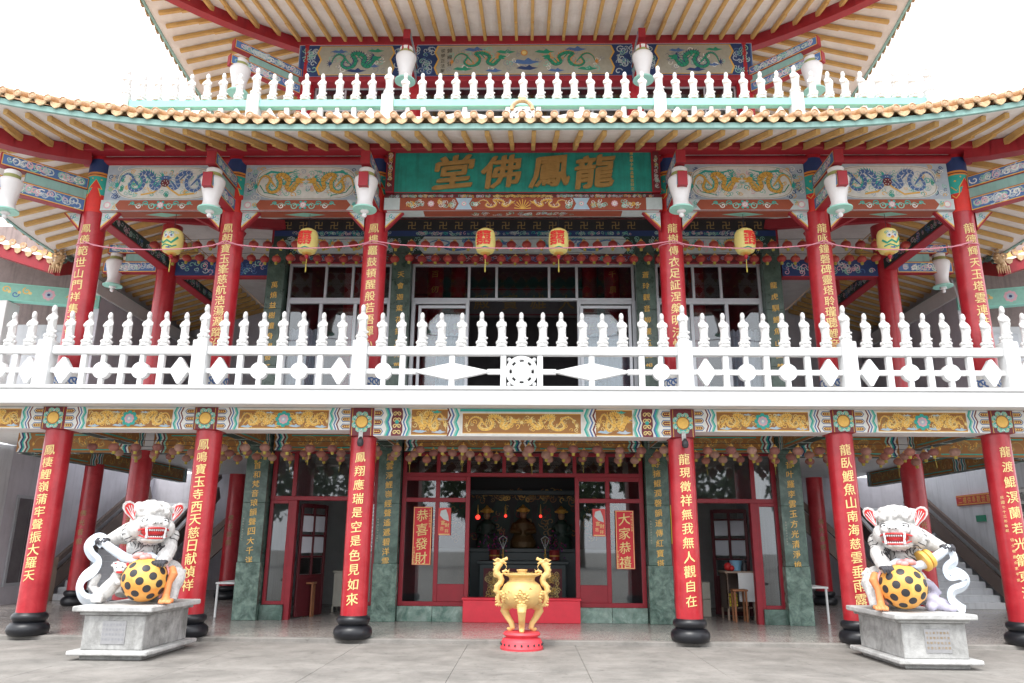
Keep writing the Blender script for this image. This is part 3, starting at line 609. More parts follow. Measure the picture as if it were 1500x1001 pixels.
# opened inner door leaves with white panes
def leaf(x0, y0, x1, y1):
    A = Vector((x1-x0, y1-y0, 0)); L_ = A.length; ang = math.atan2(A.y, A.x); Mx = Matrix.Translation((x0, y0, 0)) @ Matrix.Rotation(ang, 4, 'Z')
    b = MB(); w = .07
    b.bbox((0, -.025, .08), (w, .025, 2.45)); b.bbox((L_-w, -.025, .08), (L_, .025, 2.45))
    for z in (.08, .85, 2.37): b.bbox((w, -.025, z), (L_-w, .025, z+.09))
    b.bbox((L_/2-.03, -.024, .94), (L_/2+.03, .024, 2.37))
    for z in (1.3, 1.75, 2.2): b.bbox((w, -.02, z), (L_-w, .02, z+.035))
    b.xf(Mx); m_dl = mat('old dark red door paint', (.11, .012, .018), .5, .2, 6); o = obj('door_leaf', b, m_dl, T)
    b = MB(); b.box((w, -.012, .17), (L_-w, .012, .85)); b.xf(Mx); obj('door_panel', b, m_dl, o)
    for i in range(2):
        for j in range(3):
            b = MB(); b.box((w+.01+i*(L_/2-.04), -.005, .95+j*.45), (L_/2-.03+i*(L_/2-.05), .005, 1.29+j*.45)); b.xf(Mx); obj('pane', b, m_curt if j else m_glassu, o)
leaf(-4.86, 17.0, -4.50, 17.85); leaf(5.25, 18.35, 4.5, 18.75)
# interior of the lower hall
def wall(name, a, c, m, par=None): b = MB(); b.box(a, c); return obj(name, b, m, par or T)
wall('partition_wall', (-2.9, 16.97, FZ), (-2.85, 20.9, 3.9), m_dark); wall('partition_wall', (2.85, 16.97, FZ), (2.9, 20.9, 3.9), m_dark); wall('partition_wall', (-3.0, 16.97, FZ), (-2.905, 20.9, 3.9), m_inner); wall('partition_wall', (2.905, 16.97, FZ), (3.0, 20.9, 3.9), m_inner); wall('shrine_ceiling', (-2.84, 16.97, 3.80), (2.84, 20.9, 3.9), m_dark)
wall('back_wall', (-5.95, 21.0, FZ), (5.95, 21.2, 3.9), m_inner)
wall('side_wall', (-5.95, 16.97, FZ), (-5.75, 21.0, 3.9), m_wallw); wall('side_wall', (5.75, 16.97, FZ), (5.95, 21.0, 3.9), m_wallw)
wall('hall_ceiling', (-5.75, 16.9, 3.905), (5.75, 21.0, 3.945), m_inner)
# shuttered windows inside the side rooms
for s in (-1, 1):
    b = MB(); 
    for k in range(14): b.bbox((s*3.95-.42, 20.86, 1.35+k*.1), (s*3.95+.42, 20.90, 1.42+k*.1), .004)
    o = obj('shutter', b, m_dark, T); b = MB(); b.box((s*3.95-.5, 20.92, 1.25), (s*3.95+.5, 20.99, 2.85)); obj('shutter_frame', b, m_wallw, o)
# ================================================================== side wings: walls, stairs
for s in (-1, 1):
    wg = thing('side_wing', ('left' if s < 0 else 'right')+' side wing with grey plastered wall and stair hall beside the temple', 'building', (s*13, 20, 0))
    a, c = sorted((s*13.0, s*13.2)); wall('wall', (a, 19.2, FZ), (c, 27, 3.94), m_grey if s < 0 else m_wallw, wg)
    a, c = sorted((s*5.97, s*13.2)); wall('rear_wall', (a, 26.8, FZ), (c, 27, 3.94), m_grey, wg)
    a, c = sorted((s*13.0, s*14.2)); wall('pier', (a, 18.2, FZ), (c, 19.19, 3.94), m_wallw, wg)
    a, c = sorted((s*5.97, s*6.1)); wall('inner_wall', (a, 21.0, FZ), (c, 26.79, 3.94), m_grey, wg)
    if s < 0:
        b = MB(); b.box((-12.99, 19.6, .5), (-12.95, 20.7, 2.75)); w_ = obj('window', b, m_alu, wg); b = MB(); b.box((-12.95, 19.68, .58), (-12.94, 20.14, 2.67)); b.box((-12.95, 20.17, .58), (-12.94, 20.62, 2.67)); obj('pane', b, m_dark, w_)
        # cables and a meter box on the pier
        b = MB(); b.sweep([(-13.02, 18.17, 3.6), (-13.3, 18.17, 3.68), (-13.9, 18.17, 3.62)], .012, 6); b.sweep([(-13.05, 18.17, 3.6), (-13.04, 18.16, 3.0), (-13.10, 18.17, 2.6), (-13.03, 18.17, 1.9)], .012, 6); b.sweep([(-13.1, 18.17, 1.25), (-13.5, 18.16, 1.28), (-14, 18.17, 1.1)], .016, 6); obj('cable', b, m_stonel, wg)
        b = MB(); b.bbox((-13.3, 18.08, 1.1), (-13.05, 18.19, 2.0)); obj('meter_box', b, m_woodl, wg)
    else:
        b = MB(); b.bbox((12.95, 17.3, 2.16), (13.0, 20.6, 2.43), .006)
    # stairs climbing away from the viewer
    xa, xb = sorted((s*10.5, s*12.75)); y0 = 21.3; n = 17
    for k in range(n):
        b = MB(); b.bbox((xa, y0+k*.29, FZ if k == 0 else k*.165-.02), (xb+(0 if k else 0), y0+(k+1)*.29+.04, FZ+(k+1)*.165), .01); obj('stair_step', b, m_wallw, wg)
    for e in (xa-.06, xb+.06):
        p = Vector((e, y0-.05, 1.0)); q = Vector((e, y0+n*.29, 1.0+n*.165)); b = MB(); b.beam(p, q, .09, .14); rl = obj('stair_rail', b, m_wood, wg)
        b = MB(); b.beam(p-Vector((0, 0, .55)), q-Vector((0, 0, .55)), .07, .42); obj('stair_string', b, m_wood, rl)
        b = MB(); b.bbox((e-.13, y0-.2, FZ), (e+.13, y0+.02, 1.18), .01); obj('newel_post', b, m_woodl, wg)
    b = MB(); b.beam((s*9.9, 22.5, 1.0), (s*7.2, 22.5, 3.6), .1, .16); b.beam((s*9.9, 22.5, .55), (s*7.2, 22.5, 3.15), .1, .4); obj('upper_flight_rail', b, m_wood, wg)
    b = MB(); b.lathe([(.12, 1.18), (.14, 1.2), (.14, 1.6), (.11, 1.66)], (s*11.9+0, 21.1, 0), 16) if s < 0 else b.lathe([(.12, 1.18), (.14, 1.2), (.14, 1.6), (.11, 1.66)], (12.81, 21.15, 0), 16); 
    if s > 0: obj('post_cap', b, m_vase, wg)
    if s > 0:
        # wing wall closing the right edge, with a framed notice
        b = MB(); b.bbox((12.93, 19.35, 1.7), (12.99, 20.62, 3.15), .01); nb = obj('notice_board', b, m_stonel, wg)
        P = Paint(plane((12.928, 20.6, 1.7), (0, -1, 0), (0, 0, 1))); P.rect(0.04, .04, 1.2, 1.4, 'white', 0)
        for k, ch in enumerate('龍鳳佛堂'): P.text(ch, .3, 1.22-.3*k, .22, 'black', 1); P.text(ch, .7, 1.22-.3*k, .16, 'black', 1)
        P.build('notice_lettering', nb); a = 0
        wall('wall_return', (13.0, 17.6, FZ), (13.2, 19.19, 3.94), m_wallw, wg)
sg = MB(); sg.bbox((12.94, 21.05, 2.82), (12.995, 23.4, 3.12), .006); sb = obj('direction_sign', sg, m_mouth)
tag(sb, 'narrow red horizontal sign with gold characters on the right side wall', 'sign')
P = Paint(plane((12.935, 23.4, 2.82), (0, -1, 0), (0, 0, 1))); P.rect(.03, .02, 2.32, .045, 'gold', 1); P.rect(.03, .255, 2.32, .28, 'gold', 1)
for k, ch in enumerate('二樓供奉觀世音菩薩'): P.text(ch, .22+.235*k, .15, .18, 'gold', 1)
P.build('sign_lettering', sb)
b = MB(); b.bbox((12.96, 22.1, 2.34), (12.995, 22.55, 2.52), .005); o = obj('exit_sign', b, mat('green sign', (.02, .25, .14), .5)); tag(o, 'small green sign on the right side wall under the red sign', 'sign')
# ================================================================== UPPER STOREY
UZ = 4.20
UP = ['鳳儀範世山門祥集法會', '鳳朝寶玉峯慈航浩蕩源蹤沿', '鳳樓鼉鼓頓醒般若悟禪心', '龍樹傳衣足証涅槃明法性', '龍咏鐘磬碑靈塔聆瓏聽鯉音', '龍德輝天玉塔雲連法雨']
UC = {}
for i, x in enumerate(XA):
    c = UC[x] = column(x, 13.6, UZ, 8.98, base=False)
    inscribe(c, UP[i], x, 13.6, .225, 7.42, 5.15 if len(UP[i]) > 10 else 5.35, .19)
    P = Paint(cyl(x, 13.6, .225), cuts=.03)          # painted collar
    w = .52; P.rect(-w/2, 8.62, w/2, 8.9, 'navy', 1); P.rect(-w/2, 8.53, w/2, 8.62, 'orange', 1.1); P.rect(-w/2, 8.56, w/2, 8.58, 'maroon', 1.3); P.rect(-w/2, 8.15, w/2, 8.53, 'teal', 1)
    P.rect(-w/2, 7.78, w/2, 8.15, 'red', 1.0)
    P.poly([(-.06, 8.13), (.16, 8.13), (.10, 8.28), (.17, 8.26), (.05, 8.46), (-.07, 8.26), (0, 8.28)], 'red', 2); P.stroke([(-.2, 8.3), (-.12, 8.2), (-.06, 8.28), (-.08, 8.12), (-.14, 8.05), (-.2, 8.12)], .018, 'gold', 2.2)
    P.stroke([(.0, 8.28), (-.07, 8.26), (.05, 8.46), (.17, 8.26), (.10, 8.28), (.16, 8.12)], .014, 'gold', 2.4); P.disc(-.12, 8.4, .02, 'gold', 2); P.disc(-.02, 8.48, .015, 'gold', 2); P.disc(.14, 8.46, .015, 'gold', 2)
    P.build('painted_collar', c)
for x in (-8.4, 8.4):
    c = column(x, 16.7, UZ, 8.9, base=False); c = column(x, 19.8, UZ, 8.9, base=False)
# wave relief vases (blue and white bands) at the column feet
for x in XA:
    P = Paint(cyl(x, 13.6, .235), cuts=.03); P.rect(-.34, 4.25, .34, 4.62, 'white', 1)
    for k in range(7): P.spiral(-.3+k*.1, 4.42, .12, .8, 0, .03, 'blue', 2)
    P.build('wave_painting', UC[x])
# ---- painted beams between the upper front columns
def floral(P, x0, x1, z0, z1):
    cx, cz, h = (x0+x1)/2, (z0+z1)/2, z1-z0
    for d in (-1, 1):
        for k in range(4):
            q = .16+k*.13; P.spiral(cx+d*q, cz+(.03 if k % 2 else -.02), .07*(1-.12*k), 1.1, 0 if d > 0 else pi, .02, ('mint', 'teal', 'white', 'teal')[k], 3, d*(1 if k % 2 else -1))
            P.stroke([(cx+d*(q-.08), cz-.02), (cx+d*q, cz+.04), (cx+d*(q+.08), cz)], .014, 'mint', 2.6)
    for a in range(6): P.disc(cx+.09*cos(a*pi/3), cz+.07*sin(a*pi/3), .03, 'teal', 3.4, 5)
    flower(P, cx, cz, .07, 'pink', 'white', 'pink', 4)
def upper_bay(x0, x1, pal):
    b = MB(); b.bbox((x0, 13.40, 7.80), (x1, 13.75, 8.03), .01); lo = obj('painted_beam', b, m_redbeam, T)
    b = MB(); b.bbox((x0, 13.47, 8.03), (x1, 13.7, 8.84), .006); hi = obj('painted_panel', b, m_slab, T)
    P = Paint(front(13.40)); P.rect(x0, 7.805, x1, 8.025, 'bluew', 0); w = x1-x0
    P.poly([(x0+.36, 7.81), (x1-.36, 7.81), (x1-.28, 7.915), (x1-.36, 8.02), (x0+.36, 8.02), (x0+.28, 7.915)], 'rust', 1)
    for x in (x0+.13, x1-.13): P.disc(x, 7.915, .075, 'pink', 2, 8); P.disc(x, 7.915, .05, 'white', 2.5, 8)
    for x in (x0+.24, x1-.24): scrolls(P, x-.05, 7.82, x+.08, 8.01, ['teal', 'gold', 'mint'], 2, 1.2, .045)
    floral(P, x0+.4, x1-.4, 7.82, 8.01); P.build('beam_painting', lo)
    P = Paint(lambda u, v, h: Vector((u, v, 7.797-h)))
    P.rect(x0, 13.41, x1, 13.74, 'bluew', 0); P.rect(x0+.3, 13.43, x1-.3, 13.72, 'rust', 1); P.poly([(x0+.8, 13.58), ((x0+x1)/2, 13.48), (x1-.8, 13.58), ((x0+x1)/2, 13.68)], 'mint', 2); P.build('beam_underside_painting', lo)
    P = Paint(front(13.47)); P.rect(x0, 8.035, x1, 8.8, 'lilac', 0); scrolls(P, x0, 8.05, x0+.42, 8.78, ['white', 'blue', 'mint', 'gold', 'navy'], 1, 1.3, .06); scrolls(P, x1-.42, 8.05, x1, 8.78, ['white', 'blue', 'mint', 'gold', 'navy'], 1, 1.3, .06)
    cx, cz, hw, hh = (x0+x1)/2, 8.415, w/2-.22, .355; pts = []
    for k in range(28):
        a = 2*pi*k/28; pts.append((cx+hw*math.copysign(abs(cos(a))**.45, cos(a)), cz+hh*math.copysign(abs(sin(a))**.6, sin(a))))
    P.poly(pts, 'white', 2.6); P.poly([(cx+(x-cx)*.985, cz+(z-cz)*.96) for x, z in pts], 'tan', 2.9)
    P.poly([(cx+(x-cx)*.965, cz+(z-cz)*.93) for x, z in pts], 'cream', 3.1)
    scrolls(P, cx-hw*.9, cz-hh*.85, cx+hw*.9, cz+hh*.85, ['teal', 'lilac', 'mint', 'gold', 'bluew'] if pal == 'dragon' else ['gold', 'mint', 'pink', 'lilac', 'teal'], 3.4, 1.1, .06)
    if pal == 'dragon':
        dragon(P, cx-.42, cz+.02, .95, .62, 1, 'blue', 'white', 'teal', 4, .11, ph=.6); dragon(P, cx+.42, cz+.02, .95, .62, -1, 'blue', 'white', 'lilac', 4, .11, ph=.2)
        P.disc(cx, cz, .085, 'maroon', 6, 12)
        for a in range(6): P.disc(cx+.05*cos(a), cz+.05*sin(a), .012, 'cream', 7, 5)
        P.stroke([(cx-.45, cz-.25), (cx-.2, cz-.2), (cx-.05, cz-.05), (cx+.1, cz+.08), (cx+.02, cz+.16), (cx-.08, cz+.06), (cx+.1, cz-.12), (cx+.3, cz-.26), (cx+.6, cz-.22)], .035, 'gold', 5)
        for x, z in ((cx-.85, cz+.1), (cx-.85, cz-.12), (cx+.05, cz-.25), (cx+.85, cz)): scrolls(P, x-.06, z-.08, x+.06, z+.08, ['teal', 'green'], 4, 3, .04)
    else:
        for d in (-1, 1):
            dragon(P, cx-d*.5, cz-.02, .85, .6, d, 'gold', 'brown', 'teal', 4, .15, ph=1.2)
            P.stroke([(cx-d*.95, cz+.1), (cx-d*.7, cz+.24), (cx-d*.4, cz+.2), (cx-d*.15, cz+.27)], [.01, .05, .04, .01], 'teal', 4)
            for k in range(5): P.stroke([(cx-d*.3, cz), (cx-d*(.1+.05*k), cz+.2-.08*k)], [.03, .008], ('pink', 'mint', 'rust', 'teal', 'lilac')[k], 4.5)
            P.stroke([(cx-d*.9, cz-.05), (cx-d*.8, cz-.2), (cx-d*.5, cz-.27)], .02, 'green', 4)
    P.build('panel_painting', hi)
for i in (0, 1, 3, 4): upper_bay(XA[i]+.2, XA[i+1]-.2, 'dragon' if i in (0, 4) else 'phoenix')
# centre bay: floral beam and name board
b = MB(); b.bbox((-2.66, 13.30, 7.76), (2.66, 13.62, 8.02), .01); lo = obj('painted_beam', b, m_redbeam, T)
P = Paint(front(13.30)); P.rect(-2.65, 7.765, 2.65, 8.015, 'rust', 0); P.rect(-2.65, 7.765, -2.35, 8.015, 'bluew', 1); P.rect(2.35, 7.765, 2.65, 8.015, 'bluew', 1)
for x in (-1.12, 1.12): P.poly([(x-.16, 7.77), (x+.16, 7.77), (x+.10, 7.89), (x+.16, 8.01), (x-.16, 8.01), (x-.10, 7.89)], 'lblue', 1.5); flower(P, x, 7.89, .055, 'pink', 'white', 'teal', 2)
for x in (-1.75, 1.75): flower(P, x, 7.89, .07, 'pink', 'white', 'pink', 4); scrolls(P, x-.5, 7.79, x-.1, 7.99, ['gold', 'mint', 'bluew', 'white'], 2, 2, .05); scrolls(P, x+.1, 7.79, x+.5, 7.99, ['gold', 'mint', 'bluew', 'white'], 2, 2, .05)
for d in (-1, 1): dragon(P, d*.5, 7.89, .7, .25, -d, 'gold', 'brown', 'white', 2, .3); scrolls(P, min(d*.8, d*1.0), 7.79, max(d*.8, d*1.0), 7.99, ['mint', 'white'], 2, 1.5, .05)
for a in range(9): P.stroke([(0, 7.78), (.16*cos(pi*a/8), 7.80+.18*sin(pi*a/8))], [.01, .02], 'gold', 3)
P.build('beam_painting', lo)
P = Paint(lambda u, v, h: Vector((u, v, 7.757-h))); P.rect(-2.6, 13.31, 2.6, 13.61, 'bluew', 0); P.rect(-1.9, 13.33, 1.9, 13.59, 'rust', 1); scrolls(P, -1, 13.35, 1, 13.57, ['mint', 'white', 'lilac'], 2, 1.2, .06); P.build('beam_underside_painting', lo)
b = MB(); b.bbox((-2.66, 13.34, 8.02), (2.66, 13.6, 8.115), .006); st = obj('painted_moulding', b, m_redbeam, T); P = Paint(front(13.34)); P.rect(-2.65, 8.025, 2.65, 8.11, 'maroon', 0)
scrolls(P, -2.6, 8.03, -.6, 8.105, ['pink', 'mint', 'lilac', 'gold'], 1, 2.5, .035); scrolls(P, .6, 8.03, 2.6, 8.105, ['pink', 'mint', 'lilac', 'gold'], 1, 2.5, .035); scrolls(P, -.6, 8.03, .6, 8.105, ['gold', 'lgold'], 1, 3, .035); P.build('moulding_painting', st)
sgn = thing('name_board', 'large teal temple name board with four gold carved characters under the eave', 'sign', (0, 13.3, 8.12))
b = MB(); b.bbox((-2.48, 13.30, 8.13), (2.48, 13.40, 9.02), .006); obj('board', b, mat('board green', PC['signgreen'], .35, .3, 3, .05, streak=.35, coat=.3), sgn)
b = MB(); 
for a, c in (((-2.64, 13.26, 8.12), (-2.48, 13.42, 9.06)), ((2.48, 13.26, 8.12), (2.64, 13.42, 9.06)), ((-2.48, 13.29, 8.115), (2.48, 13.31, 8.135))): b.bbox(a, c, .006)
fr = obj('board_frame', b, m_redbeam, sgn)
P = Paint(front(13.26)); 
for s in (-1, 1): x = s*2.56; P = Paint(front(13.26)); P.rect(x-.06, 8.14, x+.06, 8.98, 'maroon', 0); scrolls(P, x-.055, 8.15, x+.055, 8.97, ['pink', 'mint', 'gold', 'bluew'], 1, 2.2, .045); P.build('frame_painting', fr)
for ch, x in (('堂', -1.33), ('佛', -.42), ('鳳', .53), ('龍', 1.38)):
    vs, fs = glyph(ch); b = MB(); sz = .74
    n = len(vs); V = [(x+a*sz, 13.26, 8.56+c*sz*.9) for a, c in vs]; V2 = [(x+a*sz*1.0, 13.295, 8.56+c*sz*.9) for a, c in vs]
    b.mesh(V+V2, list(fs)); bm = bmesh.new(); 
    for q, (ox, oz) in enumerate(((0, 0), (.028, .012), (-.02, -.018), (.012, -.025))):
        k0 = len(bm.verts)
        for v in V: bm.verts.new((v[0]+ox+.10*(v[2]-8.56), v[1]-.0025*q, v[2]+oz+.10*(v[0]-x)))
        bm.verts.ensure_lookup_table()
        for f in fs:
            try: bm.faces.new([bm.verts[i+k0] for i in f])
            except ValueError: pass
    bmesh.ops.remove_doubles(bm, verts=bm.verts, dist=.0005)
    r = bmesh.ops.extrude_face_region(bm, geom=bm.faces[:]); bmesh.ops.translate(bm, verts=[v for v in r['geom'] if isinstance(v, bmesh.types.BMVert)], vec=(0, .035, 0))
    m = bpy.data.meshes.new('carved_character'); 
    for v in bm.verts: v.co -= Vector((0, 13.3, 8.12))
    bmesh.ops.recalc_face_normals(bm, faces=bm.faces); bm.to_mesh(m); bm.free(); m.materials.append(mat('board gold', (.40, .235, .075), .5, .2, 10, .1, metal=.15)); o = bpy.data.objects.new('carved_character', m); link(o, sgn, (0, 13.3, 8.12))
P = Paint(front(13.30))
for k, ch in enumerate('歲次甲子年孟春吉日立'): P.text(ch, 2.1, 8.95-k*.083, .065, 'gold', 1)
P.build('small_inscription', sgn)
# corbel brackets beside each column
def corbel(x, d, y=13.48, z=7.80, L_=.34, H=.38):
    b = MB(); xx = x+d*.215; b.prism([(xx, z-.002), (xx+d*L_, z-.002), (xx, z-H)], 'y', y, y+.09); o = obj('corbel', b, m_redbeam, T)
    P = Paint(front(y)); P.poly([(xx, z-.01), (xx+d*L_*.88, z-.01), (xx, z-H*.85)], 'gold', 0); P.poly([(xx, z-.01), (xx+d*L_*.80, z-.01), (xx, z-H*.76)], 'bluew', 1)
    for k in range(4): P.spiral(xx+d*(.05+.05*(k % 3)), z-.06-.05*(k//2)-.03*(k % 2), .045, 1, k, .014, ('pink', 'teal', 'blue', 'mint')[k], 2)
    P.build('corbel_painting', o)
for i, x in enumerate(XA):
    for d in (-1, 1): corbel(x, d, 13.48 if not (x*d < 0 and abs(x) < 3) else 13.40, 7.80 if not (x*d < 0 and abs(x) < 3) else 7.76)
# long red purlins under the eave
b = MB(); b.bbox((-8.75, 13.14, 8.97), (8.75, 13.42, 9.14), .02); o = obj('purlin', b, m_redbeam, T)
b = MB(); b.sweep([(-8.7, 13.5, 8.90), (8.7, 13.5, 8.90)], .10, 14, closed=False); obj('round_purlin', b, m_redbeam, T, smooth=True)
# gallery ceiling and side beams
b = MB(); b.box((-8.6, 13.3, 9.15), (8.6, 17.3, 9.2)); b.box((-8.6, 17.301, 9.15), (-5.95, 27, 9.2)); b.box((5.95, 17.301, 9.15), (8.6, 27, 9.2)); obj('gallery_ceiling', b, m_soffw, T)
for s in (-1, 1):
    for y0, y1 in ((13.8, 16.5), (16.9, 19.6)):
        b = MB(); b.bbox((s*8.4-.13, y0, 7.75), (s*8.4+.13, y1, 8.03), .01); o = obj('painted_beam', b, m_redbeam, T)
        P = Paint(lambda u, v, h, s=s: Vector((s*8.4-s*(.134+h), u, v)))
        P.rect(y0, 7.77, y1, 8.01, 'dkgreen', 0); scrolls(P, y0+.1, 7.78, y1-.1, 8.0, ['mint', 'bluew', 'blue', 'pink'], 1, 1.6, .07); P.build('beam_painting', o)
    b = MB(); b.beam((s*5.7, 14.2, 7.6), (s*8.3, 14.2, 9.0), .2, .24); b.beam((s*5.7, 16.6, 8.9), (s*8.35, 13.7, 7.9), .16, .22); obj('diagonal_brace', b, m_redbeam, T)
    b = MB(); b.bbox((min(s*5.98, s*8.17), 16.62, 7.62), (max(s*5.98, s*8.17), 16.85, 8.05), .01); o = obj('painted_beam', b, m_redbeam, T); P = Paint(front(16.62)); xa, xb = sorted((s*5.98, s*8.17)); P.rect(xa, 7.64, xb, 8.03, 'navy', 0); scrolls(P, xa, 7.66, xb, 8.02, ['mint', 'bluew', 'blue', 'pink'], 1, 1.5, .08); P.build('beam_painting', o)
    # side rooms behind (dark) and the flank wall of the hall
    wall('gallery_end_wall', (min(s*5.96, s*11.3), 24.0, UZ), (max(s*5.96, s*11.3), 24.2, 9.14), m_grey)
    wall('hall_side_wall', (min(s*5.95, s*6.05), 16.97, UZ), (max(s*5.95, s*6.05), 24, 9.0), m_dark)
# ---- upper wall Y = 16.7
marble_pillar(-5.73, UZ, 8.35, w=.40, m=m_dgreen, txt='萬燒益樹檀身醒發夢境空', ztop=7.35, zbot=4.9, small=False, c='gold')
marble_pillar(-2.82, UZ, 8.35, w=.44, m=m_dgreen, txt='天會迦葉花拈三界萬法空', ztop=7.6, zbot=4.9, small=False, c='gold')
marble_pillar(2.80, UZ, 8.35, w=.44, m=m_dgreen, txt='蒼玲觀音柳灑五洲銀塵類', ztop=7.6, zbot=4.9, small=False, c='gold')
marble_pillar(5.69, UZ, 8.35, w=.40, m=m_dgreen, txt='龍虎馴鯉魚山閣梵音塔', ztop=7.35, zbot=4.9, small=False, c='gold')
grid_window('door_screen', -2.59, 2.57, 7.05, 7.95, WY, [-1.26, -.62, .60, 1.24], [], m_alu, m_glassu, .06, .1)
for s in (-1, 1):
    xa, xb = sorted((s*2.58, s*1.24)); grid_window('sliding_door', xa, xb, UZ, 7.05, WY, [], [], m_alu, m_glassu, .09, .1)
    xa, xb = sorted((s*2.50, s*1.20)); grid_window('sliding_door_leaf', xa+.1, xb-.04, UZ+.03, 6.9, WY-.12, [], [4.9], m_alu, m_glassu, .07, .04)
    xa, xb = sorted((s*5.48, s*3.06)); grid_window('window_screen', xa, xb, 7.05, 7.95, WY, [xa+(xb-xa)*.36, xa+(xb-xa)*.62], [], m_alu, m_glassu, .06, .1)
    grid_window('window_screen', xa, xb, UZ, 7.05, WY, [xa+(xb-xa)*.33, xa+(xb-xa)*.66], [5.0], m_alu, m_glassu, .08, .1)
    # half-height white curtains with scalloped tops
    for x0, x1, zt in ((s*2.45, s*1.75 if s < 0 else 1.3, 6.25), (s*5.4, s*4.75, 6.35), (s*3.6, s*3.1, 6.2)):
        if s < 0 and abs(x0) < 3: x0, x1 = -2.0, -1.3
        x0, x1 = sorted((x0, x1)); n = 40; vs = []
        for k in range(n+1):
            x = x0+(x1-x0)*k/n; y = WY+.14+.02*sin(k*1.3); vs += [(x, y, UZ+.05), (x, y, zt+.07*abs(sin(k*pi/8)))]
        b = MB(); b.mesh(vs, [(2*k, 2*k+2, 2*k+3, 2*k+1) for k in range(n)]); o = obj('curtain', b, m_curt, T, smooth=True); b = MB(); b.box((x0, WY+.11, zt-.12), (x1, WY+.125, zt-.10)); obj('curtain_rod', b, m_alu, o)
# painted frieze over the windows
b = MB(); b.box((-5.95, WY-.1, 7.95), (5.95, WY+.1, 9.06)); fz = obj('frieze', b, m_redbeam, T)
P = Paint(front(WY-.1)); P.rect(-5.9, 7.96, 5.9, 8.16, 'maroon', 0); P.rect(-5.9, 8.16, 5.9, 8.62, 'dkgreen', 0); P.rect(-5.9, 8.62, 5.9, 8.76, 'navy', 0); P.rect(-5.9, 8.76, 5.9, 9.05, 'black', 0)
for x0, x1 in ((-5.5, -3.05), (-2.55, 2.55), (3.05, 5.5)):
    P.poly([(x0+.22, 8.17), (x1-.22, 8.17), (x1-.1, 8.3), (x1-.1, 8.48), (x1-.22, 8.61), (x0+.22, 8.61), (x0+.1, 8.48), (x0+.1, 8.3)], 'bluew', 1)
    scrolls(P, x0-.2, 8.17, x0+.2, 8.61, ['mint', 'bluew', 'lilac'], .5, 1.5, .06); scrolls(P, x1-.2, 8.17, x1+.2, 8.61, ['mint', 'bluew', 'lilac'], .5, 1.5, .06)
    m_ = (x0+x1)/2; w = x1-x0
    for d in (-1, 1): dragon(P, m_-d*w*.25, 8.39, w*.38, .42, d, 'blue' if w > 3 else 'gold', 'lilac', 'teal', 3, .13)
    scrolls(P, m_-.3, 8.2, m_+.3, 8.58, ['pink', 'lilac', 'blue'], 3, .6, .07)
    scrolls(P, x0, 8.63, x1, 8.75, ['mint', 'teal', 'pink', 'bluew'], 1, 2.2, .05); scrolls(P, x0, 7.98, x1, 8.14, ['rust', 'teal', 'pink', 'blue'], 1, 1.5, .06)
x = -5.6
while x < 5.6:
    if abs(abs(x)-2.84) > .2: P.text('卍', x, 8.89, .18, 'dgold', 1)
    x += .37
P.build('frieze_painting', fz)
b = MB(); b.bbox((-5.95, WY-.35, 8.80), (5.95, WY-.12, 8.86), .004)
# interior of the upper hall
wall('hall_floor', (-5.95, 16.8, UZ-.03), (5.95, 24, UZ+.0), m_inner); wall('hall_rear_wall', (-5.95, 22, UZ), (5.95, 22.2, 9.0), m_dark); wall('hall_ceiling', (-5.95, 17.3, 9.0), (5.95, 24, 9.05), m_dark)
for x, t in ((-2.15, '百仞鯉山答影明'), (2.15, '千層鯤海瑞光覺'), (-1.7, '鳳凰張月'), (1.7, '龍光覺時'), (-4.2, ''), (4.2, '')):
    y = 17.55 if abs(x) in (2.15, 4.2) else 18.6; b = MB(); b.lathe([(.19, UZ), (.19, 9)], (x, y, 0), 18); c = obj('hall_column', b, m_red, T, smooth=True)
    if t: inscribe(c, t, x, y, .19, 7.95 if abs(x) > 2 else 7.6, 5.6, .17, c='gold')
pb = MB(); pb.bbox((-1.9, 19.5, 7.52), (1.9, 19.6, 8.35), .01); o = obj('hall_plaque', pb, m_dark); tag(o, 'dark horizontal plaque with dull gold characters inside the upper hall', 'plaque')
P = Paint(front(19.5)); P.rect(-1.85, 7.56, 1.85, 7.60, 'maroon', 0); P.rect(-1.85, 8.27, 1.85, 8.31, 'maroon', 0)
for k, ch in enumerate('殿寶雄大'): P.text(ch, -1.14+.76*k, 7.93, .42, 'dgold', 1, jit=.03)
P.build('plaque_lettering', o)
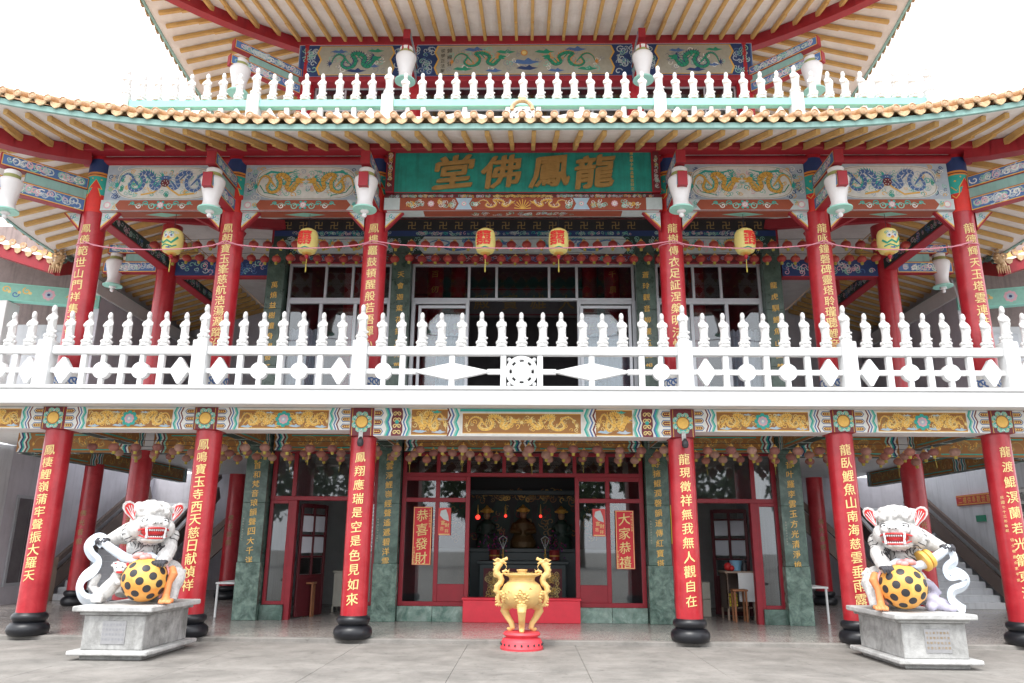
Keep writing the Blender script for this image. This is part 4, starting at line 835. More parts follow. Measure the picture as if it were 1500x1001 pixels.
# ================================================================== ROOFS
def make_roof(hx, yi, zi, ov, drop, rise, pitch, tilew, ybk, name, u0, raft_sp, exp=2.0, raft_y0=0, side_len=10, ridge=True, ovs=None, vp=2, fh=.095):
    """hx, yi: inner (beam) line; ov: overhang; drop: soffit fall to the eave"""
    ovs = ovs or ov; yo = yi-ov; xo = hx+ovs
    def up(c): u = max(0, u0-c); return rise*u**exp
    def sz(x, y):
        vf = (yi-y)/ov; vs = (abs(x)-hx)/ovs; v = max(vf, vs)
        c = xo-abs(x) if vf >= vs else (y-yo)*ovs/ov
        v = max(0, min(1.2, v)); return zi-drop*v+up(c)*v**vp
    rf = MB()
    # soffit
    nx = 60; ny = 6; vs = []; fs = []
    for j in range(ny+1):
        for i in range(nx+1):
            v = j/ny; X = (hx+ovs*v)*(2*i/nx-1); Y = yi-ov*v; vs.append((X, Y, sz(X*.99999, Y)))
    for j in range(ny):
        for i in range(nx): a = j*(nx+1)+i; fs.append((a, a+1, a+nx+2, a+nx+1))
    rf.mesh(vs, fs)
    for s in (-1, 1):
        vs = []; fs = []; n2 = 24
        for j in range(ny+1):
            for i in range(n2+1):
                v = j/ny; Y0 = yi-ov*v; Y = Y0+(ybk-Y0)*i/n2; X = s*(hx+ovs*v); vs.append((X, Y, sz(X, Y+1e-4)))
        for j in range(ny):
            for i in range(n2): a = j*(n2+1)+i; fs.append((a, a+1, a+n2+2, a+n2+1))
        rf.mesh(vs, fs)
    roof = obj('roof', rf, m_soffw, T, smooth=True, auto=False); roof['label'] = name
    # rafters (shared mesh, stepped end) -------------------------------------------------
    def raf(p, q):
        p = Vector(p); q = Vector(q); b = MB(); mid = p+(q-p)*.42; b.beam(p-Vector((0, 0, .075)), q-Vector((0, 0, .055)), .075, .085); b.beam(p-Vector((0, 0, .13)), mid-Vector((0, 0, .115)), .07, .05)
        obj('rafter', b, m_raft, roof)
    x = raft_sp/2-raft_y0
    xs = []
    while x < xo-.25: xs += [x, -x]; x += raft_sp
    for x in xs:
        y1 = yo+.2; yin = yi-.0
        if abs(x) > hx: yin = yi-(abs(x)-hx)*ov/ovs-.12
        if yin-y1 < .25: continue
        # curved rafters follow the soffit in two straight lengths
        raf((x, yin, sz(x, yin)), (x, y1, sz(x, y1)))
    y = yo+.45
    while y < min(ybk, yi+side_len):
        for s in (-1, 1):
            xin = hx
            if y < yi: xin = hx+(yi-y)*ovs/ov+.12
            if xo-.2-xin > .25: raf((s*xin, y, sz(s*xin, y)), (s*(xo-.2), y, sz(s*(xo-.2), y)))
        y += raft_sp
    # hip beams
    for s in (-1, 1):
        b = MB(); pts = [(s*(hx-.1+(ovs+.05)*t), yi+.1-(ov+.05)*t, sz(s*(hx+ovs*t), yi-ov*t)-.18+.05*t) for t in [k/8 for k in range(9)]]
        for k in range(8): b.beam(pts[k], Vector(pts[k+1])+(Vector(pts[k+1])-Vector(pts[k])).normalized()*.02, .24, .30)
        obj('hip_rafter', b, m_redbeam, roof)
    # fascia
    N_ = 80; b = MB()
    for s0 in (0, -1, 1):
        if s0 == 0: pts = [(xo*(2*i/N_-1), yo) for i in range(N_+1)]
        else: pts = [(s0*xo, yo+(min(ybk, yi+side_len)-yo)*i/40) for i in range(41)]
        for i in range(len(pts)-1):
            (xa, ya), (xb, yb) = pts[i], pts[i+1]; za = sz(xa, ya)-.03; zb = sz(xb, yb)-.03; t = .06
            ox, oy = (0, -t) if s0 == 0 else (s0*t, 0)
            b.mesh([(xa, ya, za), (xb, yb, zb), (xb+ox, yb+oy, zb), (xa+ox, ya+oy, za), (xa, ya, za+fh), (xb, yb, zb+fh), (xb+ox, yb+oy, zb+fh), (xa+ox, ya+oy, za+fh)], [(0,1,2,3),(4,7,6,5),(0,4,5,1),(3,2,6,7)])
    obj('fascia', b, m_teal, roof)
    # tiles at the eave: shared meshes
    if tilew:
        cap = MB(); r = tilew*.25; cap.lathe([(r, 0), (r, .02), (r*.8, .03), (r*.72, .018), (r*.3, .022), (0.001, .03)], seg=14, cap=False); Mx = Matrix.Rotation(radians(90), 4, 'X'); cap.xf(Mx)
        n0 = len(cap.v); cap.lathe([(r*.92, 0), (r*.92, 1.1)], seg=10, cap=False); 
        for i in range(n0, len(cap.v)): v = cap.v[i]; cap.v[i] = Vector((v.x, v.z, v.y+v.z*.42))
        capm = me('eave_tile', cap, m_tile, smooth=True, auto=True)
        dr = MB(); w = tilew*.40; poly = [(-w, .04), (-w*.95, -.01), (-w*.7, -.05), (-w*.35, -.075), (0, -.09), (w*.35, -.075), (w*.7, -.05), (w*.95, -.01), (w, .04), (w*.5, .012), (0, .0), (-w*.5, .012)]
        dr.prism(poly, 'y', -.012, .012)
        for k in range(6): 
            a0 = -w+2*w*k/6; a1 = -w+2*w*(k+1)/6; za = .04*(a0/w)**2+.0; zb = .04*(a1/w)**2
            dr.mesh([(a0, .01, za), (a1, .01, zb), (a1, .9, zb+.38), (a0, .9, za+.38)], [(0, 1, 2, 3)])
        drm = me('drip_tile', dr, m_tile2)
        n = int(2*xo/tilew)
        for i in range(n+1):
            x = -xo+2*xo*i/n; z = sz(x*.9999, yo); dzdx = (sz(min(xo*.999, x+.1), yo)-sz(max(-xo*.999, x-.1), yo))/.2
            inst('eave_tile', capm, roof, (x, yo-.13, z+.185), (0, -math.atan(dzdx), 0), (R.uniform(.96, 1.05), 1, R.uniform(.96, 1.05)))
            if i < n: xm = x+tilew/2; inst('drip_tile', drm, roof, (xm, yo-.10+R.uniform(-.006, .006), sz(xm*.9999, yo)+.125), (R.uniform(-.05, .05), -math.atan(dzdx), R.uniform(-.04, .04)))
        L_ = min(ybk, yi+side_len)-yo; n = int(L_/tilew)
        for i in range(n):
            y = yo+.1+i*tilew; 
            for s in (-1, 1):
                z = sz(s*xo, y); inst('eave_tile', capm, roof, (s*(xo+.17), y, z+.13), (0, 0, s*radians(90)))
                inst('drip_tile', drm, roof, (s*(xo+.13), y+tilew/2, z+.07), (0, 0, s*radians(90)))
        # roof deck above
        b = MB(); vs = []; fs = []; nx = 60; ny = 8; D = ov+ (ridge if isinstance(ridge, (int, float)) and not isinstance(ridge, bool) else 1.2)
        for j in range(ny+1):
            for i in range(nx+1):
                t = j/ny; X = (xo-D*t)*(2*i/nx-1); Y = yo+D*t; zz = sz(xo*.9999*(2*i/nx-1), yo)
                vs.append((X, Y, zz*(1-t)+(zi-drop+D*pitch)*t+.12-.25*sin(pi*t)))
        for j in range(ny):
            for i in range(nx): a = j*(nx+1)+i; fs.append((a, a+nx+1, a+nx+2, a+1))
        b.mesh(vs, fs)
        for s in (-1, 1):
            vs = []; fs = []; n2 = 24; yE = min(ybk, yi+side_len)
            for j in range(ny+1):
                for i in range(n2+1):
                    t = j/ny; Y0 = yo+D*t; Y = Y0+(yE-Y0)*i/n2; X = s*(xo-D*t); zz = sz(s*xo, yo+(yE-yo)*i/n2)
                    vs.append((X, Y, zz*(1-t)+(zi-drop+D*pitch)*t+.12-.25*sin(pi*t)))
            for j in range(ny):
                for i in range(n2): a = j*(n2+1)+i; fs.append((a, a+1, a+n2+2, a+n2+1))
            b.mesh(vs, fs)
        obj('tile_field', b, m_roofback, roof, smooth=True, auto=False)
        # hip ridge with tiles
        for s in (-1, 1):
            b = MB(); pts = []
            for k in range(10): t = k/9; pts.append((s*(xo+.1-(D)*t), yo-.1+D*t, (sz(s*xo*.9999, yo)*(1-t)+(zi-drop+D*pitch)*t)+.28-.25*sin(pi*t)))
            b.sweep(pts, [.12]*10, 10); b.sweep([(p[0], p[1], p[2]+.13) for p in pts], [.07]*10, 8)
            e = pts[0]; b.sweep([e, (e[0]+s*.15, e[1]-.15, e[2]+.2), (e[0]+s*.1, e[1]-.1, e[2]+.5)], [.12, .08, .02], 8)
            obj('hip_ridge', b, m_tile, roof, smooth=True)
    return roof, sz
roof1, sz1 = make_roof(8.62, 13.25, 9.14, 1.9, .80, .0235, .62, .268, 26, 'lower upswept roof with orange tile ends', 7.05, .40, 2, side_len=13, ridge=.9, ovs=2.65, vp=1.5)
roof2, sz2 = make_roof(5.95, 17.1, 14.42, 3.0, .85, .027, .6, .268, 30, 'topmost roof with white soffit and ochre rafters', 4.6, .405, 2, side_len=9, ridge=2.5, vp=1.0, fh=.06)
# arch ornament on the eave
b = MB(); b.sweep([(.17*cos(pi*k/12), 11.2, 8.60+.17*sin(pi*k/12)) for k in range(13)], .035, 8); b.box((-.06, 11.18, 8.78), (.06, 11.22, 8.83)); obj('eave_arch_ornament', b, m_tile2, T, smooth=False)
# ---- brackets that carry the hanging vases
def bracket(x, y, ang, L0, L1, z=7.77, par=T):
    d = Vector((sin(ang), -cos(ang), 0)); n = Vector((cos(ang), sin(ang), 0))
    for k, (za, zb, e) in enumerate(((z, z+.27, 0), (z+.47, z+.72, -.06))):
        b = MB(); b.beam(Vector((x, y, (za+zb)/2))+d*L0, Vector((x, y, (za+zb)/2))+d*(L1+e), .17, zb-za); o = obj('bracket_beam', b, m_redbeam, par)
        for sgn_ in (-1, 1):
            O = Vector((x, y, 0))+n*sgn_*.087
            P = Paint(lambda u, v, h, O=O, sg=sgn_: O+d*u+n*sg*h+Vector((0, 0, v)))
            P.rect(L0+.01, za+.012, L1+e-.02, zb-.012, 'gold', 0); P.rect(L0+.02, za+.03, L1+e-.035, zb-.03, 'blue', 1)
            scrolls(P, L0+.03, za+.03, L1+e-.05, zb-.03, ['bluew', 'white', 'pink', 'mint', 'lilac'], 2, 4.2, .085); P.build('beam_painting', o)
    b = MB(); b.beam(Vector((x, y, z+.37))+d*L0, Vector((x, y, z+.37))+d*(L1-.5), .12, .198); obj('bracket_filler', b, m_teal, par)
VP = [(-2.84, 12.53), (2.84, 12.53), (-5.65, 12.53), (5.65, 12.53)]
for x in (-5.65, -2.84, 2.84, 5.65): bracket(x, 13.6, 0, .2, 1.33)
for s in (-1, 1):
    bracket(s*8.4, 13.6, s*radians(45), .22, 1.75); VP.append((s*(8.4+1.45*.7071), 13.6-1.45*.7071))
    bracket(s*8.4, 16.7, s*radians(90), .22, 1.5, 7.72); VP.append((s*9.65, 16.7))
V0 = None; vl = ['white hourglass pendant vase hung left of the name board', 'white hourglass pendant vase hung right of the name board', 'white pendant vase under eave, second column from left', 'white pendant vase under eave, second column from right',
    'white pendant vase at the far left eave corner, cut by photo edge', 'dim white pendant vase in the left side gallery behind', 'white pendant vase at the far right eave corner', 'dim white pendant vase in the right side gallery behind']
def make_vase(label, loc, k=1.):
    t = thing('hanging_vase', label, 'ornament', (0, 0, 0), 'white pendant vases under the eaves')
    b = MB(); b.lathe([(.10, .16), (.19, .145), (.212, .115), (.215, .08), (.195, -.02), (.168, -.13), (.142, -.24), (.134, -.31), (.142, -.37), (.165, -.42), (.18, -.44)], seg=30); obj('vase_body', b, m_vase, t, smooth=True)
    b = MB(); b.lathe([(.05, .235), (.135, .235), (.14, .31), (.12, .33), (.05, .33)], seg=24); obj('vase_cap', b, m_vase, t, smooth=True)
    b = MB(); b.lathe([(.10, .161), (.15, .16), (.14, .235), (.10, .236)], seg=24); obj('olive_band', b, m_olive, t, smooth=True)
    b = MB(); b.lathe([(.15, -.438), (.215, -.45), (.215, -.475), (.10, -.485), (.05, -.486)], seg=26); obj('vase_rim', b, m_tealv, t, smooth=True)
    b = MB(); b.lathe([(.075, -.486), (.08, -.51), (.045, -.535), (.03, -.54)], seg=16); b.ell((0, 0, -.575), .045); obj('finial', b, m_vase, t, smooth=True)
    return t
v0 = make_vase(vl[0], None)
for k, (x, y) in enumerate(VP):
    z = 7.88
    order = [0, 1, 2, 3, 4, 5, 6, 7]
    v = v0 if k == 0 else dup(v0, (0, 0, 0), vl[k]); v.location = (x, y, z)
# ================================================================== THIRD STOREY
TY = 17.2
for x in XA[1:5]:
    b = MB(); b.lathe([(.21, 9.2), (.21, 14.2)], (x, TY, 0), 24); obj('column', b, m_red, T, smooth=True)
b = MB(); b.bbox((-6.0, TY-.22, 14.14), (6.0, TY+.1, 14.42), .02); obj('purlin', b, m_redbeam, T)
b = MB(); b.box((-5.85, TY-.2, 13.2), (5.85, TY+.3, 14.14)); up = obj('painted_frieze', b, m_slab, T)
P = Paint(front(TY-.2)); P.rect(-5.84, 13.21, 5.84, 14.13, 'blue', -.5); scrolls(P, -3.05, 13.24, -2.68, 14.1, ['bluew', 'mint', 'lilac'], 0, 2, .09); scrolls(P, 2.68, 13.24, 3.05, 14.1, ['bluew', 'mint', 'lilac'], 0, 2, .09)
for x0, x1, kk in ((-5.8, -2.92, 0), (-2.75, 2.75, 1), (2.92, 5.8, 0)):
    P.rect(x0, 13.22, x1, 14.12, 'navy', 0); scrolls(P, x0, 13.24, x0+.5, 14.1, ['bluew', 'lilac', 'mint', 'blue'], 1, 1.7, .1); scrolls(P, x1-.5, 13.24, x1, 14.1, ['bluew', 'lilac', 'mint', 'blue'], 1, 1.7, .1)
    P.poly([(x0+.5, 13.24), (x1-.5, 13.24), (x1-.42, 13.45), (x1-.52, 13.7), (x1-.42, 13.9), (x1-.5, 14.1), (x0+.5, 14.1), (x0+.42, 13.9), (x0+.52, 13.7), (x0+.42, 13.45)], 'gold', 2.8)
    P.poly([(x0+.54, 13.26), (x1-.54, 13.26), (x1-.47, 13.45), (x1-.56, 13.7), (x1-.47, 13.9), (x1-.54, 14.08), (x0+.54, 14.08), (x0+.47, 13.9), (x0+.56, 13.7), (x0+.47, 13.45)], 'tan', 3)
    cx = (x0+x1)/2; scrolls(P, x0+.6, 13.28, x1-.6, 14.06, ['cream', 'grey', 'tan', 'mint', 'grey'], 3.3, .8, .1)
    if kk:
        for d in (-1, 1):
            dragon(P, cx-d*1.15, 13.68, 1.3, .62, d, 'green', 'dkgreen', 'orange', 4, .14)
            cloud(P, cx-d*.5, 13.9, .12, 'green', 4); cloud(P, cx-d*1.3, 13.97, .13, 'blue', 4); cloud(P, cx-d*1.6, 13.4, .12, 'green', 4); cloud(P, cx-d*.8, 13.35, .1, 'blue', 4)
        P.disc(cx, 13.88, .09, 'orange', 4, 12); P.disc(cx, 13.88, .06, 'lgold', 5, 12); cloud(P, cx, 13.6, .17, 'blue', 4); cloud(P, cx+.05, 13.42, .13, 'navy', 4)
        for k, ch in enumerate('歸楊甘'): P.text(ch, cx-1.93, 13.95-k*.2, .13, 'black', 4, jit=.05)
        for k, ch in enumerate('從學正法聚'): P.text(ch, cx-2.1, 13.95-k*.15, .11, 'black', 4, jit=.05)
    else:
        dragon(P, cx, 13.65, 1.2, .7, -1 if cx > 0 else 1, 'green', 'dkgreen', 'navy', 4, .2, ph=1); cloud(P, cx+.5, 13.95, .1, 'green', 4); cloud(P, cx-.45, 13.93, .1, 'blue', 4); cloud(P, cx, 13.36, .12, 'navy', 4); cloud(P, cx+.45, 13.5, .08, 'blue', 4)
P.build('frieze_painting', up)
b = MB(); b.bbox((-5.86, TY-.23, 13.05), (5.86, TY+.2, 13.195), .01); obj('lintel', b, m_redbeam, T)
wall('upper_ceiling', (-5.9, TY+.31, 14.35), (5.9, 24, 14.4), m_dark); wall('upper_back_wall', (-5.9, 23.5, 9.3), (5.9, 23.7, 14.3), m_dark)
for x0, x1 in ((-5.44, -3.05), (-2.63, 2.63), (3.05, 5.44)):
    n = 3 if x1-x0 < 3 else 6; grid_window('window', x0, x1, 10.2, 13.06, TY+.1, [x0+(x1-x0)*k/n for k in range(1, n)], [12.4], m_alu, m_glassu, .05, .06)
for s in (-1, 1):
    wall('upper_side_wall', (min(s*5.7, s*5.8), TY+.31, 9.3), (max(s*5.7, s*5.8), 23.5, 14.3), m_inner)
    bracket(s*5.65, TY, s*radians(45), .2, 2.05, 12.7)
for x in (-2.84, 2.84): bracket(x, TY, 0, .2, 1.5, 12.95)
vlt = ['white pendant vase under the top roof, left of the middle window', 'white pendant vase under the top roof, right of the middle window', 'white pendant vase at the left corner of the top storey', 'white pendant vase at the right corner of the top storey']
for k, (x, y, z) in enumerate(((-2.84, 15.85, 12.82), (2.84, 15.85, 12.82), (-5.65-1.75*.707, TY-1.75*.707, 12.58), (5.65+1.75*.707, TY-1.75*.707, 12.58))):
    v = dup(v0, (x, y, z), vlt[k]); v.scale = (1.15, 1.15, 1.15); v['group'] = 'white pendant vases of the top storey'
b = MB(); b.box((-8.3, 13.9, 9.6), (8.3, 17.3, 9.75)); obj('upper_terrace', b, m_slab, T)
# ================================================================== BALUSTRADES
def balustrade(name, label, y, z0, ztop, posts, x0, x1, m_rail, m_rest, railh, y_rail=.15, thick=.09):
    t = thing(name, label, 'balustrade', (0, y, z0)); mz = (z0+ztop-railh)/2; zt = ztop-railh
    ph = []
    for x in posts:
        b = MB(); b.bbox((x-.125, y-.13, z0), (x+.125, y+.13, ztop+.10), .014); obj('post', b, m_rest, t)
    edges = [x0]+list(posts)+[x1]
    dm = {}
    def disc(x, r=.15):
        b = MB(); b.prism([(x+r*cos(2*pi*k/24), mz+r*sin(2*pi*k/24)) for k in range(24)], 'y', y-.055, y+.055); b.bbox((x-.04, y-.045, z0), (x+.04, y+.045, mz-r+.01)); b.bbox((x-.04, y-.045, mz+r-.01), (x+.04, y+.045, zt)); obj('disc_panel', b, m_rest, t)
    def dia(x, w, h=.235):
        b = MB(); b.prism([(x-w, mz), (x-w*.12, mz-h), (x+w*.12, mz-h), (x+w, mz), (x+w*.12, mz+h), (x-w*.12, mz+h)] if w < .5 else [(x-w, mz), (x, mz-h*.66), (x+w, mz), (x, mz+h*.66)], 'y', y-.055, y+.055)
        if w >= .5: b.bbox((x-.05, y-.045, z0), (x+.05, y+.045, mz-h*.6)); b.bbox((x-.05, y-.045, mz+h*.6), (x+.05, y+.045, zt))
        obj('diamond_panel', b, m_rest, t)
    def bar(x): b = MB(); b.bbox((x-.05, y-.05, z0), (x+.05, y+.05, zt), .008); obj('baluster', b, m_rest, t)
    for i in range(len(edges)-1):
        a, c = edges[i], edges[i+1]; a2 = a+(.125 if i else 0); c2 = c-(.125 if i < len(edges)-2 else 0)
        b = MB(); b.bbox((a2, y-y_rail/2, zt), (c2, y+y_rail/2, ztop), .012); obj('top_rail', b, m_rail, t)
        w = c-a
        xs_ = []
        if w > 4:
            for s in (-1, 1): disc(s*2.42 if s*2.42 else 0); bar(s*2.09); bar(s*.32); dia(s*1.22, .70)
            holes = [(2.42, .15), (1.22, .5), (0, .3)]; segs = [(.32, 1.22-.62), (1.22+.62, 2.09), (2.09, 2.27), (2.57, 2.72)]
            # wheel
            b = MB(); r0, r1, r2 = .30, .215, .17; n = 32
            ring = lambda ra, rb, a0, a1, k: [(ra*cos(a0+(a1-a0)*j/k), mz+ra*sin(a0+(a1-a0)*j/k)) for j in range(k+1)]+[(rb*cos(a1-(a1-a0)*j/k), mz+rb*sin(a1-(a1-a0)*j/k)) for j in range(k+1)]
            for q in range(8): b.prism(ring(r0-.02, r1, q*pi/4, (q+1)*pi/4, 5), 'y', y-.055, y+.055)
            b.prism([(r2*cos(2*pi*k/24), mz+r2*sin(2*pi*k/24)) for k in range(24)], 'y', y-.058, y+.058)
            for q in range(8):
                a0 = q*pi/4+pi/8; b.prism(ring(r1+.003, r2-.003, a0-.2, a0+.2, 3), 'y', y-.05, y+.05)
            for q in range(4): a0 = pi/4+q*pi/2; b.ell((.31*cos(a0), y, mz+.31*sin(a0)), (.04, .05, .04), 10, 6)
            obj('dharma_wheel', b, m_rest, t)
            for s in (-1, 1):
                for u0, u1 in segs: u0, u1 = sorted((s*u0, s*u1)); b = MB(); b.bbox((u0, y-.04, mz-.045), (u1, y+.04, mz+.045), .006); obj('mid_rail', b, m_rest, t)
        else:
            n = 4; cells = [a+w*(k+.5)/n for k in range(n)] if w > 2 else ([c-w*.25 if i == 0 else a+w*.25] if w > 1 else [])
            if w > 2:
                for k, x in enumerate(cells): dia(x, .17) if k in (0, 3) else disc(x)
                for k in (1, 2, 3): bar(a+w*k/n)
            else:
                s = -1 if i == 0 else 1; e = c if i == 0 else a; x = e+s*.35
                while abs(x-e) < w-.2: (dia(x, .17) if abs(x-e) < .4 else disc(x)); bar(x+s*.35); x += s*.70
            b = MB(); b.bbox((a2, y-.04, mz-.045), (c2, y+.04, mz+.045), .006); obj('mid_rail', b, m_rest, t)
    return t
PX = [-8.44, -5.67, -2.84, 2.84, 5.67, 8.44]
balustrade('balcony_balustrade', 'thick white balcony railing with discs, diamonds and a central wheel', 12.93, 4.226, 4.96, PX, -10.6, 10.6, m_white, m_white, .15)
balustrade('roof_terrace_balustrade', 'railing with pale mint green top rail above the lower roof tiles', 14.05, 9.90, 10.60, PX, -8.6, 8.6, m_mint, m_white, .17)
# ---- robed figures on the rails
def make_figure():
    b = MB()
    prof = [(.072, .11, 0, 0), (.080, .125, .003, 0), (.076, .17, .008, 0), (.074, .24, .010, -.004), (.079, .31, .006, -.010), (.082, .36, .0, -.010), (.083, .40, -.002, -.006), (.072, .43, 0, 0), (.042, .45, 0, 0), (.03, .465, 0, -.002)]
    vs = []; seg = 18
    for r, z, ox, oy in prof:
        for k in range(seg):
            a = 2*pi*k/seg; vs.append((ox+r*cos(a)*1.0, oy+r*sin(a)*.78, z))
    fs = [(j*seg+k, j*seg+(k+1) % seg, (j+1)*seg+(k+1) % seg, (j+1)*seg+k) for j in range(len(prof)-1) for k in range(seg)]
    fs += [tuple(range(seg-1, -1, -1)), tuple((len(prof)-1)*seg+k for k in range(seg))]; b.mesh(vs, fs)
    b.ell((0, -.016, .515), (.037, .038, .050), 14, 9); b.ell((0, .004, .537), (.045, .044, .068), 14, 9)
    b.sweep([(.0, .008, .54), (0, .02, .48), (0, .035, .40)], [.037, .042, .058], 10)
    for s in (-1, 1): b.sweep([(s*.070, 0, .42), (s*.078, -.03, .36), (s*.045, -.075, .335), (s*.012, -.09, .35)], [.022, .026, .022, .014], 8)
    b.sweep([(.03, -.075, .35), (.055, -.072, .30), (.065, -.06, .24)], [.018, .022, .008], 7); b.sweep([(-.03, -.07, .35), (-.045, -.06, .28)], [.016, .006], 7)
    b.sweep([(.03, -.01, .20), (.075, -.015, .155), (.105, -.015, .15), (.118, -.012, .17)], [.035, .028, .018, .008], 8)
    for k in range(5): a = -2.4+k*.42; b.sweep([(.062*cos(a), .05*sin(a)-.01, .40), (.07*cos(a)+.01, .062*sin(a)-.004, .28), (.075*cos(a)+.008, .066*sin(a), .15)], [.006, .009, .013], 6)
    f = remesh(b, .0095, 2); fm = me('robed_figure', f, m_white2, smooth=True)
    b = MB(); b.lathe([(.088, 0), (.10, .008), (.104, .025), (.095, .042), (.085, .048), (.09, .056), (.10, .075), (.094, .105), (.06, .118)], seg=20)
    for k in range(10): a = 2*pi*k/10; b.ell((.082*cos(a), .082*sin(a), .078), (.03, .03, .032), 8, 5)
    bm_ = me('lotus_base', b, m_white2, smooth=True, auto=True)
    b = MB(); b.lathe([(.075, 0), (.085, .02), (.07, .05)], seg=16); 
    return fm, bm_
fm, lbm = make_figure()
bays = ['the far left end', 'the far left bay', 'the second bay from left', 'the middle bay', 'the second bay from right', 'the far right bay', 'the far right end']
def statues(y, ztop, x0, x1, rail, posts, grp, k=1.0):
    edges = [x0]+list(posts)+[x1]
    def one(x, z, lab, s):
        t = thing('robed_statue', lab, 'statue', (x, y, z), grp); rz = R.uniform(-.16, .16)
        for nm, ms in (('robed_figure', fm), ('lotus_base', lbm)): o = bpy.data.objects.new(nm, ms); COL.objects.link(o); o.parent = t
        t.rotation_euler = (R.uniform(-.02, .02), R.uniform(-.02, .02), rz); t.scale = (s*.93, s*.93, s*R.uniform(1.03, 1.08))
    for i in range(len(edges)-1):
        a, c = edges[i], edges[i+1]; w = c-a; n = max(0, round(w/.352)-1)
        if i in (0, len(edges)-2): n = int(w/.352)
        for j in range(n):
            if i == 0: x = c-.355*(n-j)
            elif i == len(edges)-2: x = a+.355*(j+1)
            else: x = a+w*(j+1)/(n+1)
            one(x+R.uniform(-.008, .008), ztop, f'robed statue on {rail} rail, {ordn(j+1)} from left in {bays[i]}', k*1.02)
    names = ['far left', 'second from left', 'left of centre', 'right of centre', 'second from right', 'far right']
    for i, x in enumerate(posts): one(x, ztop+.10, f'taller robed statue on the {names[i]} post of the {rail} rail', k*1.08)
statues(12.93, 4.96, -9.9, 9.9, 'lower white', PX, 'white robed statues along the lower balustrade')
statues(14.05, 10.60, -8.45, 8.45, 'upper mint green', PX, 'white robed statues along the upper balustrade', 1.04)
# ================================================================== LANTERNS
def small_lantern(paper, gname):
    b = MB(); prof = []
    for k in range(11):
        a = -pi/2+pi*k/10; r = max(.035, .105*cos(a)); prof.append((r, .082*sin(a)))
    seg = 20; vs = []; 
    for r, z in prof:
        for i in range(seg): a = 2*pi*i/seg; q = r*(1 if i % 2 else .93); vs.append((q*cos(a), q*sin(a), z))
    b.mesh(vs, [(j*seg+i, j*seg+(i+1) % seg, (j+1)*seg+(i+1) % seg, (j+1)*seg+i) for j in range(10) for i in range(seg)])
    m1 = me('shade', b, paper, smooth=True)
    b = MB(); b.lathe([(.038, .07), (.042, .075), (.042, .095), (.015, .10), (.012, .13)], seg=12); m2 = me('cap', b, m_gold, smooth=False)
    b = MB(); b.lathe([(.034, -.07), (.034, -.095), (.03, -.135)], seg=10); 
    m3 = me('tassel', b, m_tag); return m1, m2, m3
LM = small_lantern(m_lfade, ''); UM = small_lantern(m_lred, '')
VAR = []
for k, c in enumerate(((.46, .27, .21), (.30, .12, .10), (.40, .16, .12))):
    q = LM[0].copy(); q.materials[0] = mat('lantern paper shade '+'abc'[k], c, .6, .25, 12, 0); VAR.append(q)
UV = []
for k, c in enumerate(((.36, .035, .03), (.50, .07, .05))):
    q = UM[0].copy(); q.materials[0] = mat('gallery lantern paper '+'ab'[k], c, .5, .25, 12, 0); UV.append(q)
b = MB(); b.lathe([(.006, -.15), (.004, -.33)], seg=5); LT = me('long_tassel', b, m_tag)
def lantern_row(y, z, x0, x1, sp, lab, grp, ms, sag, longt=()):
    n = int((x1-x0)/sp)+1; b = MB()
    pts = []
    for i in range(n):
        x = x0+i*sp+R.uniform(-.02, .02); zz = z+sag*R.uniform(-1, 1); pts.append((x, y, zz+.13))
        t = thing('red_lantern', lab.format(ordn(i+1)), 'lantern', (x, y, zz), grp)
        sh_ = R.choice([ms[0]]+(VAR if ms is LM else UV))
        for nm, m in zip(('shade', 'cap', 'tassel'), (sh_,)+tuple(ms[1:])): o = bpy.data.objects.new(nm, m); COL.objects.link(o); o.parent = t
        if i % 7 in longt: o = bpy.data.objects.new('long_tassel', LT); COL.objects.link(o); o.parent = t
        t.rotation_euler = (R.uniform(-.12, .12), R.uniform(-.12, .12), R.uniform(0, 6))
        if ms is LM: q_ = R.uniform(.86, .96); t.scale = (q_, q_, q_)
    b.sweep([(p[0], p[1], p[2]) for p in pts], .005, 5); s = obj('lantern_string', b, m_blk); tag(s, 'thin dark string holding the '+grp, 'string')
lantern_row(14.25, 3.33, -8.15, 8.2, .415, 'faded red paper lantern, {} from left in the front row of the ground floor', 'front row of lanterns on the ground floor', LM, .012, (3,))
lantern_row(15.05, 3.33, -8.05, 8.15, .37, 'faded red paper lantern, {} from left in the middle row of the ground floor', 'middle row of lanterns on the ground floor', LM, .02, ())
lantern_row(15.85, 3.33, -8.1, 8.1, .36, 'faded red paper lantern, {} from left in the rear row of the ground floor', 'rear row of lanterns on the ground floor', LM, .03, (2, 5))
lantern_row(15.2, 7.83, -8.0, 8.15, .31, 'small glossy red lantern, {} from left in the front upper gallery row', 'front row of lanterns in the upper gallery', UM, .008, ())
lantern_row(16.1, 7.86, -8.0, 8.1, .30, 'small glossy red lantern, {} from left in the rear upper gallery row', 'rear row of lanterns in the upper gallery', UM, .02, ())
